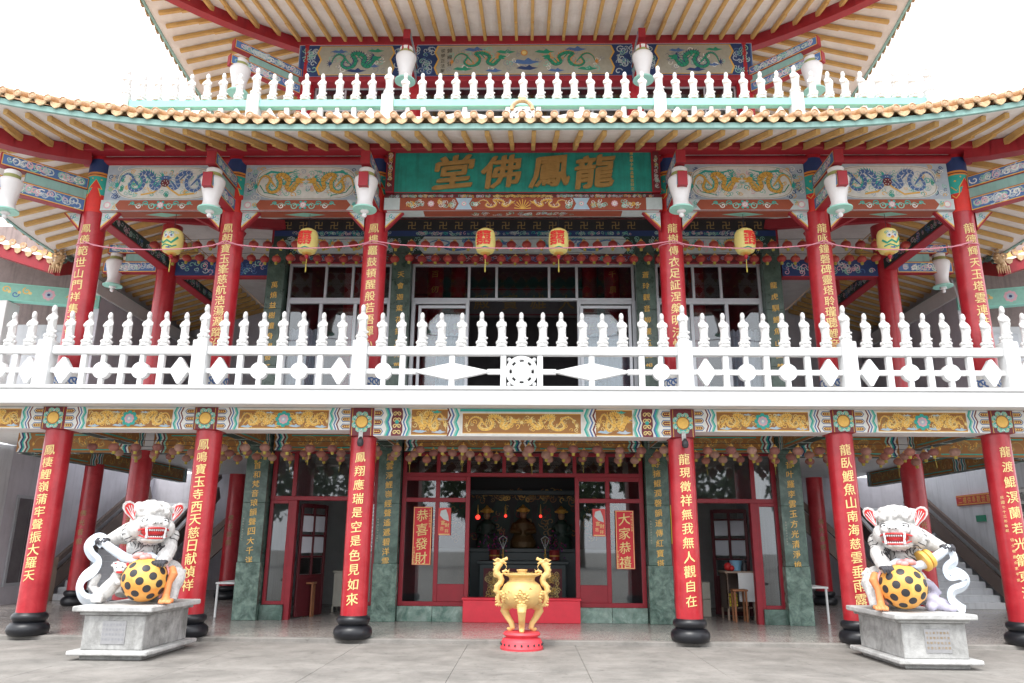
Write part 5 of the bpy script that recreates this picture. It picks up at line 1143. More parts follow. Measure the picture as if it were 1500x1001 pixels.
# six big barrel lanterns on a pink string
BL = [(260, -6.77, 'dragon', 'yellow barrel lantern painted with green dragon, far left of the upper gallery'), (458, -4.14, 'red', 'yellow barrel lantern with red lattice print, second from left'),
      (713, -.71, 'red', 'yellow barrel lantern with red print, left of the middle pair'), (818, .69, 'red', 'yellow barrel lantern with red print, right of the middle pair'),
      (1084, 4.24, 'red2', 'yellow barrel lantern with red character, second from right'), (1292, 6.94, 'dragon', 'yellow barrel lantern painted with a lion face, far right of the upper gallery')]
for k, (_, x, kind, lab) in enumerate(BL):
    y = 13.56; t = thing('barrel_lantern', lab, 'lantern', (x, y, 7.22), 'big yellow lanterns on the pink string'); r = .195
    b = MB(); prof = [(.10, -.24), (.155, -.215), (.185, -.15), (.197, 0), (.185, .15), (.155, .215), (.10, .24)]; pr2 = []
    for i in range(len(prof)-1):
        for j in range(4): a = prof[i]; c = prof[i+1]; q = j/4; pr2.append((a[0]+(c[0]-a[0])*q, a[1]+(c[1]-a[1])*q))
    pr2.append(prof[-1]); seg = 28; vs = []
    for rr, z in pr2:
        for i in range(seg): a = 2*pi*i/seg; q = rr*(1 if i % 2 else .975); vs.append((x+q*cos(a), y+q*sin(a), 7.22+z))
    b.mesh(vs, [(j*seg+i, j*seg+(i+1) % seg, (j+1)*seg+(i+1) % seg, (j+1)*seg+i) for j in range(len(pr2)-1) for i in range(seg)]+[tuple(range(seg)), tuple((len(pr2)-1)*seg+i for i in range(seg))])
    obj('shade', b, m_lyel, t, smooth=True, auto=False)
    def bar_(u, v, h, x=x, y=y):
        rr = .197-.012*(v/.15)**2 if abs(v) < .15 else .185-.45*(abs(v)-.15); return Vector((x+(rr+.004+h)*sin(u/.19), y-(rr+.004+h)*cos(u/.19), 7.22+v))
    P = Paint(bar_, cuts=.03); sh = {'dragon': 0, 'red': -.03, 'red2': .09}[kind]
    if kind == 'dragon':
        for a in range(7): P.spiral(-.10+a*.04, .12+.015*(a % 2), .035, 1.1, a, .012, ('teal', 'silver', 'white', 'blue')[a % 4], 1)
        P.disc(-.05, .06, .05, 'silver', 1); P.disc(.05, .06, .05, 'silver', 1); P.disc(-.05, .06, .02, 'navy', 2, 6); P.disc(.05, .06, .02, 'navy', 2, 6); P.disc(0, .02, .03, 'orange', 2, 6)
        P.stroke([(-.18, -.02), (-.1, -.09), (-.02, -.04), (.06, -.09), (.12, -.02), (.17, .04)], .04, 'green', 1); P.stroke([(-.16, -.15), (-.05, -.12), (.08, -.16), (.16, -.12)], .025, 'green', 1); cloud(P, 0, -.18, .03, 'blue', 1)
    else:
        P.text('囍' if kind == 'red' else '春', sh, .03, .27, 'red', 1, sx=1); P.rect(sh-.15, .135, sh+.15, .16, 'red', 1)
        for j in range(5):
            for i in range(4):
                if R.random() < .9: P.rect(sh-.15+i*.075, -.12+j*.055, sh-.15+i*.075+R.uniform(.04, .068), -.12+j*.055+.036, 'red', 1.5)
        P.stroke([(-.2, -.17), (-.1, -.19), (0, -.17), (.1, -.19), (.2, -.17)], .02, 'green', 1)
    P.build('shade_print', t)
    b = MB(); b.lathe([(.10, .238), (.085, .255), (.03, .262)], (x, y, 7.22), 16); b.lathe([(.03, -.262), (.09, -.25), (.10, -.238)], (x, y, 7.22), 16); obj('lantern_rim', b, m_gold, t)
    b = MB(); b.ell((x, y, 6.925), (.04, .04, .035)); b.ell((x, y, 6.885), (.025, .025, .02), 10, 6); obj('red_bead', b, m_red, t, smooth=True)
    b = MB(); b.lathe([(.006, -.62 if k not in (5,) else -.4), (.014, -.60 if k not in (5,) else -.38), (.009, -.44 if k != 5 else -.36), (.006, -.33)], (x, y, 7.22), 8); obj('tassel', b, m_tag, t)
    b = MB(); b.sweep([(x, y, 7.47), (x, y, 7.80)], .005, 5); obj('hanger', b, m_blk, t)
b = MB(); pts = []
for i in range(len(XA)-1):
    a, c = XA[i], XA[i+1]
    for k in range(13):
        q = k/12; pts.append((a+(c-a)*q, 13.34, 7.15-(.17 if i not in (0, 4) else .2)*(sin(pi*q)**.5)*.9+(.05 if i in (0, 4) and False else 0)))
b.sweep(pts, .011, 6)
for x in XA: b.sweep([(x+.235*cos(2*pi*k/20), 13.6+.235*sin(2*pi*k/20), 7.13+.02*sin(2*pi*k/20)) for k in range(21)], .010, 6)
o = obj('pink_string', b, m_pink); tag(o, 'long thin pink string tied round the six upper red columns', 'string')
# ================================================================== POSTERS
def poster(x0, x1, z0, z1, y, big, label, sub=True):
    b = MB(); b.box((x0, y-.003, z0), (x1, y, z1)); o = obj('poster', b, mat('red poster paper', (.62, .02, .035), .5, .05)); tag(o, label, 'poster'); P = Paint(front(y-.003)); w = x1-x0; h = z1-z0
    for a in ((x0+.01, z0+.01, x0+.022, z1-.01), (x1-.022, z0+.01, x1-.01, z1-.01), (x0+.01, z0+.01, x1-.01, z0+.022), (x0+.01, z1-.022, x1-.01, z1-.01)): P.rect(*a, 'lgold', 1)
    n = len(big); 
    for k, ch in enumerate(big): P.text(ch, (x0+x1)/2+(.0 if not sub else (-.01)), z1-h*(k+.55)/n*.98-.02, min(w*.62, h/n*.85), 'lgold', 2, jit=.04)
    if sub:
        for k, ch in enumerate('中山鄉公所敬賀'): P.text(ch, x0+.04, z0+.05+.05*(6-k), .045, 'lgold', 2); P.text(ch, x1-.045, z1-.08-.055*k, .045, 'lgold', 2)
    P.build('poster_lettering', o)
poster(-2.33, -1.93, 1.18, 2.38, WY-.075, '恭喜發財', 'large red new year poster with four gold characters on the left window')
poster(1.98, 2.37, 1.13, 2.33, WY-.075, '大家恭禧', 'large red new year poster with four gold characters on the right window')
for x0, x1, l in ((-1.80, -1.53, 'small red greeting sheet with pale figure, left of the doorway'), (1.50, 1.77, 'small red greeting sheet with pale figure, right of the doorway')):
    b = MB(); b.box((x0, WY-.075, 1.79), (x1, WY-.072, 2.36)); o = obj('poster', b, mat('coral poster paper', (.66, .07, .07), .5, .05)); tag(o, l, 'poster'); P = Paint(front(WY-.075)); cx = (x0+x1)/2
    P.poly([(cx-.08, 2.3), (cx+.03, 2.33), (cx+.08, 2.2), (cx+.10, 2.08), (cx-.02, 2.12), (cx-.1, 2.2)], 'bluew', 1); P.text('富', cx-.03, 2.05, .09, 'lgold', 2); P.text('財', cx+.06, 2.0, .09, 'lgold', 2); P.text('吉', cx-.05, 1.93, .08, 'lgold', 2); P.text('祥', cx+.05, 1.88, .08, 'lgold', 2)
    P.rect(x0+.02, 1.8, x1-.02, 1.82, 'lgold', 1); P.build('poster_lettering', o)
b = MB(); b.box((3.15, WY-.10, 1.65), (3.40, WY-.095, 2.45)); o = obj('poster', b, pmat('yellow')); tag(o, 'plain yellow sheet on the window just right of the fourth marble pillar', 'poster')
# ================================================================== INCENSE BURNER
bu = thing('incense_burner', 'golden three-legged incense burner with two dragon handles on a round red base', 'incense burner', (.02, 12.95, 0))
bx, by = .02, 12.95
b = MB(); b.lathe([(.34, 0), (.345, .03), (.335, .04), (.325, .12), (.30, .16), (.26, .175), (.25, .19), (.29, .21), (.30, .23), (.28, .26), (.12, .265)], (bx, by, 0), 40); rb = obj('round_base', b, mat('base pink red', (.70, .06, .08), .5, .12, 6, .1), bu, smooth=True)
for k in range(20):
    a = 2*pi*k/20; b = MB(); b.ell((bx+.333*cos(a), by+.333*sin(a), .085), (.016, .016, .02), 8, 6); obj('vent_hole', b, m_blk, rb)
b = MB(); b.lathe([(.05, .595), (.20, .63), (.30, .72), (.335, .82), (.33, .90), (.29, .98), (.215, 1.035), (.205, 1.06), (.22, 1.10), (.285, 1.125), (.295, 1.145), (.28, 1.155), (.22, 1.15), (.20, 1.08), (.05, 1.06)], (bx, by, 0), 44); bw = obj('bowl', b, m_goldy, bu, smooth=True)
b = MB(); b.lathe([(.07, 1.06), (.075, 1.19), (.09, 1.20), (.09, 1.215), (.02, 1.22)], (bx, by, 0), 20); obj('incense_tube', b, m_goldy, bu, smooth=True)
def bowlr(z):
    pr = [(.05, .595), (.20, .63), (.30, .72), (.335, .82), (.33, .90), (.29, .98), (.215, 1.035)]
    for i in range(len(pr)-1):
        if pr[i][1] <= z <= pr[i+1][1]: q = (z-pr[i][1])/(pr[i+1][1]-pr[i][1]); return pr[i][0]+(pr[i+1][0]-pr[i][0])*q
    return .3
b = MB()
for a0 in (0, -1.35, 1.35, 2.8):
    for k in range(10):                                   # relief medallion of curls
        a = 2*pi*k/10; u = a0+.30*cos(a); z = .80+.075*sin(a); r = bowlr(z)+.004; b.ell((bx+r*sin(u), by-r*cos(u), z), (.03, .02, .022), 8, 6)
    for k in range(7): u = a0+R.uniform(-.18, .18); z = .80+R.uniform(-.045, .045); r = bowlr(z)+.006; b.ell((bx+r*sin(u), by-r*cos(u), z), (.024, .018, .014), 8, 6)
for k in range(26):
    u = R.uniform(-3.1, 3.1); z = R.uniform(.72, .93); r = bowlr(z); b.sweep([(bx+(r+.004)*sin(u+.05*j), by-(r+.004)*cos(u+.05*j), z+.02*sin(j*1.3)) for j in range(4)], [.006, .01, .01, .005], 6)
obj('relief_ornament', b, m_goldy, bw, smooth=True)
for k in range(3):
    a = -pi/2+2*pi*k/3; b = MB(); d = Vector((cos(a), sin(a), 0)); c = Vector((bx, by, 0))
    pts = [c+d*.17+Vector((0,0,.70)), c+d*.25+Vector((0,0,.66)), c+d*.30+Vector((0,0,.58)), c+d*.26+Vector((0,0,.47)), c+d*.19+Vector((0,0,.38)), c+d*.17+Vector((0,0,.31)), c+d*.22+Vector((0,0,.275)), c+d*.26+Vector((0,0,.30))]
    if k: pts = [c+d*.20+Vector((0,0,.68)), c+d*.30+Vector((0,0,.64)), c+d*.33+Vector((0,0,.57)), c+d*.26+Vector((0,0,.46)), c+d*.19+Vector((0,0,.38)), c+d*.17+Vector((0,0,.31)), c+d*.22+Vector((0,0,.275)), c+d*.27+Vector((0,0,.30))]
    b.sweep(pts, [.075, .085, .07, .052, .045, .042, .036, .022], 12); b.ell(pts[1]+d*.045, (.05, .05, .055), 10, 7); b.ell(pts[1]+d*.07+Vector((0,0,.03)), (.03, .03, .02), 8, 6)
    t_ = Vector((-d.y, d.x, 0))
    for s in (-1, 1): b.sweep([p+d*.02+t_*s*.05*(1-i*.08) for i, p in enumerate(pts[1:7])], [.02, .02, .014, .012, .012, .01], 6); b.ell(pts[1]+d*.05+t_*s*.04+Vector((0,0,.03)), .02, 8, 5)
    lg = remesh(b, .009, 1); obj('leg', lg, m_goldy, bu, smooth=True, auto=False)
for s in (-1, 1):
    b = MB(); Q = lambda x, z, y=0: (bx+s*x, by-.02+y, z)
    pts = [Q(.30, .83), Q(.37, .84), Q(.41, .88), Q(.40, .95), Q(.35, 1.0), Q(.33, 1.05), Q(.36, 1.11), Q(.415, 1.15), Q(.42, 1.21), Q(.38, 1.27), Q(.34, 1.31)]
    b.sweep(pts, [.03, .042, .05, .052, .05, .05, .052, .053, .052, .045, .04], 12)
    b.ell(Q(.33, 1.335), (.055, .045, .04), 12, 8); b.ell(Q(.275, 1.375), (.05, .03, .022), 10, 7); b.ell(Q(.255, 1.395), (.022, .026, .02), 8, 6); b.ell(Q(.285, 1.315), (.04, .026, .014), 10, 6)
    for e in (-1, 1): b.sweep([Q(.35, 1.36, e*.02), Q(.40, 1.385, e*.035), Q(.45, 1.37, e*.04)], [.016, .013, .005], 7); b.ell(Q(.32, 1.37, -.0+e*.03), .016, 8, 6)
    for k in range(6): z = 1.36-.05*k; b.sweep([Q(.37+.02*sin(k), z), Q(.44+.02*sin(k*1.3), z-.01), Q(.47+.01*cos(k), z+.01)], [.028, .018, .005], 7)
    for k in range(1, 10):
        p = Vector(pts[k]); b.ell(p+Vector((s*.045, 0, .0)), (.018, .012, .02), 7, 5)
    b.sweep([Q(.36, .88), Q(.38, .82), Q(.385, .75), Q(.36, .69)], [.04, .042, .034, .026], 10)
    for k in range(4): b.sweep([Q(.36, .70), Q(.33+.025*k, .665), Q(.31+.034*k, .63+.006*(k in (0, 3)))], [.016, .014, .005], 6)
    for k in range(4): b.sweep([Q(.385, .80-.04*k), Q(.43, .79-.04*k), Q(.435, .77-.04*k)], [.016, .01, .004], 6)
    b.sweep([Q(.32, 1.17), Q(.26, 1.20), Q(.22, 1.17)], [.028, .022, .012], 8)
    for k in range(3): b.sweep([Q(.235, 1.18), Q(.215, 1.21-.03*k), Q(.20, 1.225-.035*k)], [.01, .008, .003], 6)
    b.sweep([Q(.28, 1.30), Q(.25, 1.26), Q(.27, 1.22)], [.012, .009, .004], 6); b.sweep([Q(.22, 1.12), Q(.26, 1.15), Q(.33, 1.14)], [.012, .012, .012], 6)
    obj('dragon_handle', remesh(b, .0075, 1), m_goldy, bu, smooth=True, auto=False)
# ================================================================== GUARDIAN LIONS ON PEDESTALS
def lion(s):
    px, py, pz = s*-5.74, 12.0, .72; side = 'left' if s > 0 else 'right'
    X = lambda x: px+s*x
    def box2(b, a, c, ch=.012): b.bbox((min(X(a[0]), X(c[0])), py+a[1], a[2]), (max(X(a[0]), X(c[0])), py+c[1], c[2]), ch)
    pd = thing('stone_pedestal', f'grey granite pedestal carrying the white guardian lion on the {side}', 'pedestal', (px, py, 0), 'granite pedestals of the guardian lions')
    b = MB(); box2(b, (-.44, -.70, 0), (.44, .72, .07)); obj('foot', b, m_stone, pd)
    b = MB(); box2(b, (-.57, -.82, .07), (.57, .85, .13), .014); obj('lower_slab', b, m_stonel, pd)
    b = MB(); box2(b, (-.44, -.70, .13), (.44, .72, .60)); bd = obj('body', b, m_stone, pd)
    b = MB(); box2(b, (-.49, -.75, .60), (.49, .77, .645), .01); obj('moulding', b, m_stone, pd)
    b = MB(); box2(b, (-.57, -.82, .645), (.57, .85, pz), .014); obj('top_slab', b, m_stonel, pd)
    c0, c1 = sorted((X(-.16 if s > 0 else -.21), X(.18 if s > 0 else .14))); b = MB(); b.bbox((c0, py-.712, .21), (c1, py-.699, .52), .003); pl = obj('plaque', b, m_steel, bd)
    P = Paint(front(py-.712))
    for k in range(7):
        for j in range(4): P.text('信士弟子敬獻石獅平安'[(k+j*3) % 10], c0+.03+(c1-c0-.06)*k/6, .47-.065*j, .034, 'grey' if s > 0 else 'dgold', 1)
    P.build('plaque_lettering', pl)['kind'] = 'stuff'
    L = thing('guardian_lion', ('white guardian lion on left pedestal with spotted ball, pale ribbon and a small cub' if s > 0 else 'white guardian lion on right pedestal with spotted ball and two yellow coins'), 'statue', (px, py, pz))
    V = lambda x, y, z: Vector((X(x), py+y, pz+z))
    def B(sweeps=(), ells=()):
        b = MB()
        for pts, r in sweeps: b.sweep([V(*p) for p in pts], r, 14)
        for c, r in ells: b.ell(V(*c), r, 18, 12)
        return b
    hy = radians(40 if s > 0 else 34); HC = Vector((.10, -.22, 1.14))
    H = lambda x, y, z: (HC.x+(x*cos(hy)-y*sin(hy)), HC.y+(x*sin(hy)+y*cos(hy)), HC.z+z)
    rotm = Matrix.Rotation(s*hy, 3, 'Z')
    # body
    b = B([([(.02, .22, .28), (0, .12, .55), (-.02, .02, .85), (.0, -.06, 1.02)], [.30, .31, .30, .24]),
           ([(-.26, .02, 1.0), (-.42, -.02, .98), (-.50, -.12, .92), (-.53, -.28, .87)], [.17, .135, .10, .075]),
           ([(.26, .0, .93), (.36, -.10, .78), (.39, -.26, .64), (.40, -.36, .57)], [.17, .135, .11, .085]),
           ([(.28, .22, .30), (.46, .0, .36), (.50, -.08, .2), (.50, -.12, .05)], [.22, .17, .10, .09]),
           ([(-.20, .25, .28), (-.30, .05, .30), (-.28, -.05, .10)], [.20, .17, .10]),
           ([(.05, .5, .2), (.0, .62, .5), (.02, .6, .85)], [.08, .14, .06])],
          [((.30, .18, .38), (.21, .24, .24)), ((-.24, .2, .34), (.2, .24, .26)), ((0, -.12, .80), (.24, .17, .24)), ((0, .3, .14), (.36, .3, .15)), ((-.30, 0, 1.03), (.17, .16, .15)), ((.29, -.0, .97), (.17, .15, .15))])
    for k in range(34):                       # curly fur lumps on the haunch and shoulders
        a = R.uniform(0, 2*pi); zz = R.uniform(-.8, .8); q = sqrt(1-zz*zz); b.ell(V(.32+.20*q*cos(a), .16+.22*q*sin(a), .38+.22*zz), .045, 8, 6)
    for k in range(16): a = R.uniform(0, 2*pi); b.ell(V(-.30+.15*cos(a), .15*sin(a), 1.05+R.uniform(-.1, .1)), .04, 8, 6)
    # head
    def he(c, r): b.ell(V(*H(*c)), r, 18, 12, rot=rotm)
    he((0, .02, .03), (.29, .27, .25)); he((0, -.20, .02), (.22, .14, .12)); he((0, -.28, -.02), (.20, .13, .07)); he((0, -.245, -.225), (.165, .14, .05)); he((0, -.10, -.19), (.21, .17, .12)); he((0, -.375, .045), (.075, .05, .045))
    he((0, .0, .17), (.295, .27, .15))
    for e in (-1, 1): he((e*.22, -.08, -.06), (.12, .16, .14)); he((e*.04, -.405, .02), (.035, .03, .03)); he((e*.12, -.335, .0), (.06, .05, .05)); he((e*.26, -.0, -.12), (.11, .14, .15))
    for k in range(95):                       # curls over the skull
        a = R.uniform(0, 2*pi); t = R.uniform(.0, 1.6); r = (.30*sin(t), .275*sin(t)); p = (r[0]*cos(a), r[1]*sin(a), .17+.155*cos(t))
        b.ell(V(*H(*p)), R.uniform(.036, .052), 8, 6)
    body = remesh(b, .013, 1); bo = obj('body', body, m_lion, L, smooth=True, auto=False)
    tree = BVHTree.FromPolygons(body.v, body.f)
    def snap(p, off=.004):
        r = tree.find_nearest(Vector(p)); return r[0]+r[1]*off*(1 if (Vector(p)-r[0]).dot(r[1]) >= 0 or True else -1)
    # mouth, teeth, lips
    b = MB(); b.ell(V(*H(0, -.225, -.115)), (.165, .15, .085), 18, 12, rot=rotm); mo = obj('mouth', b, m_mouth, L, smooth=True)
    b = MB(); b.ell(V(*H(0, -.26, -.15)), (.10, .13, .03), 14, 9, rot=rotm); obj('tongue', b, mat('tongue dark red', (.35, .02, .03), .4), mo, smooth=True)
    b = MB(); b.ell(V(*H(0, -.30, -.10)), (.12, .06, .045), 14, 9, rot=rotm); obj('throat', b, m_blk, mo, smooth=True)
    for e in (-1, 1):
        for (x, y, z0, z1, r) in ((.13, -.36, -.05, -.16, .022), (.125, -.37, -.20, -.11, .020)):
            b = MB(); b.sweep([V(*H(e*x, y, z0)), V(*H(e*x, y-.01, (z0+z1)/2)), V(*H(e*x, y-.02, z1))], [r, r*.8, .003], 8); obj('fang', b, m_white, mo, smooth=True)
    b = MB()
    for k in range(7): x = -.09+.03*k; b.ell(V(*H(x, -.392+abs(x)*.12, -.085)), (.014, .012, .018), 8, 6); b.ell(V(*H(x, -.375+abs(x)*.12, -.185)), (.013, .012, .014), 8, 6)
    obj('teeth', b, m_white, mo, smooth=True)
    b = MB(); lp = [H(.21*sin(t), -.21-.20*cos(t), -.058-.03*abs(sin(t))**3) for t in [-1.5+.25*k for k in range(13)]]; b.sweep([V(*p) for p in lp], .0125, 8); lp2 = [H(.19*sin(t), -.20-.185*cos(t), -.205+.04*abs(sin(t))**3) for t in [-1.5+.25*k for k in range(13)]]; b.sweep([V(*p) for p in lp2], .011, 8); obj('lips', b, m_mouth, mo, smooth=True)
    for e in (-1, 1):
        c = H(e*.13, -.275, .055); b = MB(); b.ell(V(*c), (.052, .04, .030), 14, 9, rot=rotm); ey = obj('eye', b, m_white, L, smooth=True)
        b = MB(); b.ell(V(*H(e*.128, -.312, .055)), (.017, .01, .017), 12, 8, rot=rotm); obj('pupil', b, m_blk, ey, smooth=True)
        b = MB(); b.sweep([V(*H(e*.13+.062*cos(t), -.295+.03*abs(cos(t)), .055+.034*sin(t))) for t in [k*pi/8 for k in range(17)]], .006, 6); obj('eye_line', b, m_blk, ey, smooth=True)
        b = MB(); b.ell(V(*H(e*.04, -.436, .015)), (.013, .01, .009), 8, 6, rot=rotm); obj('nostril', b, m_blk, L, smooth=True)
        # ears: broad fans, white outside and red inside
        def earp(u, v, w): return V(*H(e*(.27+.42*v+u*1.0), -.10-.05*(1-(u/.1)**2)+w, .045+v*1.0-.18*u))
        outl = [(-.012, 0), (-.045, .07), (-.08, .14), (-.092, .20), (-.075, .255), (-.03, .285), (.02, .283), (.065, .25), (.085, .19), (.07, .12), (.035, .055), (.012, 0)]
        eo = None
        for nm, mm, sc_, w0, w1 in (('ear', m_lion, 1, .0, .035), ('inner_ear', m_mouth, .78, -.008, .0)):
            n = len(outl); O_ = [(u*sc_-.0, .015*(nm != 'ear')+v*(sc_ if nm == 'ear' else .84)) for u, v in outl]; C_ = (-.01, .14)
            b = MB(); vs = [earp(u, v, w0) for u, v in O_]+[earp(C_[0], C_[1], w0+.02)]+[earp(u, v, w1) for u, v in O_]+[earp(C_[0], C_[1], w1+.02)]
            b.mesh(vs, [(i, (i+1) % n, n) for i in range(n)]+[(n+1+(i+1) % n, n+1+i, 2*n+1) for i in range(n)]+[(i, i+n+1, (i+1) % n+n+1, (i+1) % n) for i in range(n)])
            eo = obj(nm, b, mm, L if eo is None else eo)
        b = MB()
        for k in range(4): b.sweep([earp(-.012+(-.05+.034*k)*t, .03+.2*t-.02*abs(k-1.5), -.012+.018*sin(pi*t)) for t in (0.1, .5, 1)], .006, 5)
        obj('ear_lines', b, m_white, eo)
    # painted mane and beard strokes hugging the surface
    b = MB()
    def hair(p, q, w, curl=.03):
        p = Vector(p); q = Vector(q); pts = []; k = 7
        for i in range(k):
            t = i/(k-1); m_ = p.lerp(q, t); m_ = (m_[0]+curl*sin(pi*t), m_[1], m_[2]-curl*.4*sin(pi*t)); pts.append(snap(V(*m_), .002))
        if max((pts[i+1]-pts[i]).length for i in range(k-1)) > .10: return
        b.sweep(pts, [w*(.3+.9*sin(pi*min(1, .15+i/(k-1)*.9))) for i in range(k)], 6)
    for e in (-1, 1):
        for ring_, nn, r0, r1 in ((0, 8, .25, .31), (1, 9, .33, .40)):
            for k in range(nn):
                a = -1.6+1.75*k/(nn-1); dx, dz = cos(a), sin(a); y0 = -.06+.10*ring_
                hair(H(e*(.02+r0*dx+.05), y0-.1*(dz < -.5), -.05+r0*dz), H(e*(.05+r1*dx+.03), y0+.10, -.05+r1*dz-.02), .006, e*.02)
    for k in range(17):
        x = -.22+.0275*k; hair(H(x, -.18, -.29), H(x+.01*(-1)**k, -.16, -.40-.05*((k*7) % 3)), .008, .012)
    for k in range(7): x = -.14+.05*k; hair((x, -.32, .93), (x+.02, -.32, .82-.04*(k % 2)), .006, .015)
    obj('mane_lines', b, m_blk, bo, smooth=True)
    # hands
    for c, dr in (((-.54, -.33, .87), (-.0, -1, 0)), ((.42, -.42, .56), (.2, -1, -.4))):
        b = MB()
        for k in range(4):
            x = c[0]-.06+.042*k; b.sweep([V(x, c[1]+.06, c[2]+.035), V(x, c[1]-.01, c[2]+.045), V(x, c[1]-.055, c[2]+.01), V(x, c[1]-.06, c[2]-.035)], [.026, .030, .026, .012], 9)
        obj('claws', b, m_claw, L, smooth=True)
    # spotted ball
    bc = (.19, -.36, .345); rb_ = .32; b = MB(); b.ell(V(*bc), (rb_, rb_*.95, rb_*.98), 36, 24); ba = obj('ball', b, m_ball, L, smooth=True)
    n = 46; ga = pi*(3-sqrt(5))
    for k in range(n):
        z = 1-2*(k+.5)/n; a = ga*k; q = sqrt(1-z*z); d = Vector((q*cos(a), q*sin(a), z)); 
        if d.z > .86 or d.z < -.93: continue
        u = d.orthogonal().normalized(); w = d.cross(u); r = .058; vs = []; fs = []
        for j, (rr, e_) in enumerate(((0, .005), (r*.6, .004), (r, .002), (r*1.03, -.006))):
            if j == 0: vs.append((0, 0)); 
            else: vs += [(rr*cos(2*pi*i/14), rr*sin(2*pi*i/14)) for i in range(14)]
        P3 = []
        for i, (x_, y_) in enumerate(vs):
            e_ = .005 if i == 0 else (.0045 if i < 15 else (.003 if i < 29 else -.004)); v = (d*rb_+u*x_+w*y_).normalized()*(rb_+e_); P3.append(V(bc[0], bc[1], bc[2])+Vector((v.x, v.y*.95, v.z*.98)))
        fs = [(0, 1+i, 1+(i+1) % 14) for i in range(14)]+[(1+j*14+i, 1+(j+1)*14+i, 1+(j+1)*14+(i+1) % 14, 1+j*14+(i+1) % 14) for j in range(2) for i in range(14)]
        b = MB(); b.mesh(P3, fs); obj('spot', b, m_blk, ba, smooth=True)
    b = MB(); pts = []
    for k in range(19): a = radians(-70+10*k); 
    b.sweep([V(bc[0]+(rb_+.01)*cos(a), bc[1]+.08, bc[2]+(rb_+.01)*sin(a)) for a in [radians(-50+8*k) for k in range(20)]], .028, 8, flat=.6)
    for k in range(6): a = 2*pi*k/6; b.ell(V(bc[0]-.06+.09*cos(a), bc[1]-.05+.05*sin(a), bc[2]+rb_+.01+.015*sin(a*2)), (.06, .05, .04), 12, 8)
    b.ell(V(bc[0]-.06, bc[1]-.08, bc[2]+rb_+.03), .045, 12, 8); obj('pink_sash', b, m_pinkb, L, smooth=True)
    # ribbon: flat swept band
    def band(ctr, wid, thick=.025, yw=.5):
        pts = [Vector(p) for p in ctr]; sm = []
        for i in range(len(pts)-1):
            p0, p1, p2, p3 = pts[max(0, i-1)], pts[i], pts[i+1], pts[min(len(pts)-1, i+2)]
            for k in range(7):
                t = k/7; sm.append(.5*((2*p1)+(-p0+p2)*t+(2*p0-5*p1+4*p2-p3)*t*t+(-p0+3*p1-3*p2+p3)*t**3))
        sm.append(pts[-1]); b = MB(); n = len(sm); vs = []
        for i, p in enumerate(sm):
            t = (sm[min(i+1, n-1)]-sm[max(i-1, 0)]); t.y = 0; t.normalize(); nn_ = Vector((t.z, 0, -t.x)); w = wid*(1-.15*sin(i*.3)); yv = Vector((1.1*nn_.x, 1, 1.1*nn_.z)).normalized()
            c = [p+yv*w/2+nn_*thick, p-yv*w/2+nn_*(thick+.01), p-yv*w/2-nn_*thick, p+yv*w/2-nn_*(thick+.01)]; vs += [V(*q) for q in c]
        b.mesh(vs, [(4*i+k, 4*i+(k+1) % 4, 4*i+4+(k+1) % 4, 4*i+4+k) for i in range(n-1) for k in range(4)]+[(3, 2, 1, 0), (4*n-4, 4*n-3, 4*n-2, 4*n-1)]); return b
    if s > 0: ctr = [(-.50, -.30, .86), (-.64, -.30, .93), (-.76, -.30, .83), (-.70, -.30, .70), (-.58, -.30, .60), (-.62, -.30, .48), (-.76, -.30, .36), (-.80, -.30, .22), (-.72, -.30, .08), (-.58, -.30, .04), (-.48, -.28, .10)]
    else: ctr = [(-.50, -.30, .88), (-.60, -.30, .84), (-.62, -.30, .70), (-.50, -.30, .60), (-.52, -.30, .50), (-.66, -.30, .53), (-.76, -.30, .45), (-.70, -.30, .35), (-.54, -.30, .28), (-.52, -.30, .16), (-.62, -.30, .06), (-.66, -.32, .02)]
    obj('ribbon', band(ctr, .17 if s > 0 else .13, .03), m_ltblue, L, smooth=True, auto=True)
    b = MB(); b.sweep([V(-.56, -.34, .90), V(-.40, -.36, .80), V(-.15, -.38, .66), V(.10, -.38, .60)], [.05, .062, .068, .055], 14)
    b.sweep([V(.02, -.36, .63), V(.12, -.34, .68), V(.24, -.36, .69), V(.34, -.38, .66)], [.03, .05, .05, .03], 10); obj('ribbon_roll', b, m_ltblue, L, smooth=True)
    # orange foot
    b = MB(); b.sweep([V(.50, -.20, .50), V(.57, -.27, .42), V(.53, -.30, .30), V(.52, -.32, .12), V(.55, -.38, .05)], [.06, .065, .05, .055, .06], 12)
    for k in range(4): b.sweep([V(.50+.045*k, -.36, .055), V(.49+.05*k, -.43, .05), V(.49+.05*k, -.46, .02)], [.035, .032, .018], 8)
    obj('orange_foot', remesh(b, .013, 2), m_orange, L, smooth=True, auto=False)
    if s > 0:
        b = MB(); cx, cy, cz = -.30, -.34, .20
        b.sweep([V(cx-.16, cy+.05, .12), V(cx-.06, cy+.02, .20), V(cx+.06, cy-.02, .32), V(cx+.12, cy-.04, .44)], [.09, .115, .10, .085], 14)
        b.ell(V(cx+.14, cy-.06, .50), (.105, .10, .09), 16, 10); b.ell(V(cx+.17, cy-.14, .475), (.075, .06, .05), 14, 8); b.ell(V(cx-.17, cy+.06, .12), (.11, .11, .12), 12, 8)
        for q in ((-.2, .0), (-.12, .05)): b.sweep([V(cx+q[0], cy-.04, .12), V(cx+q[0]-.01, cy-.06, .02)], [.05, .04], 9)
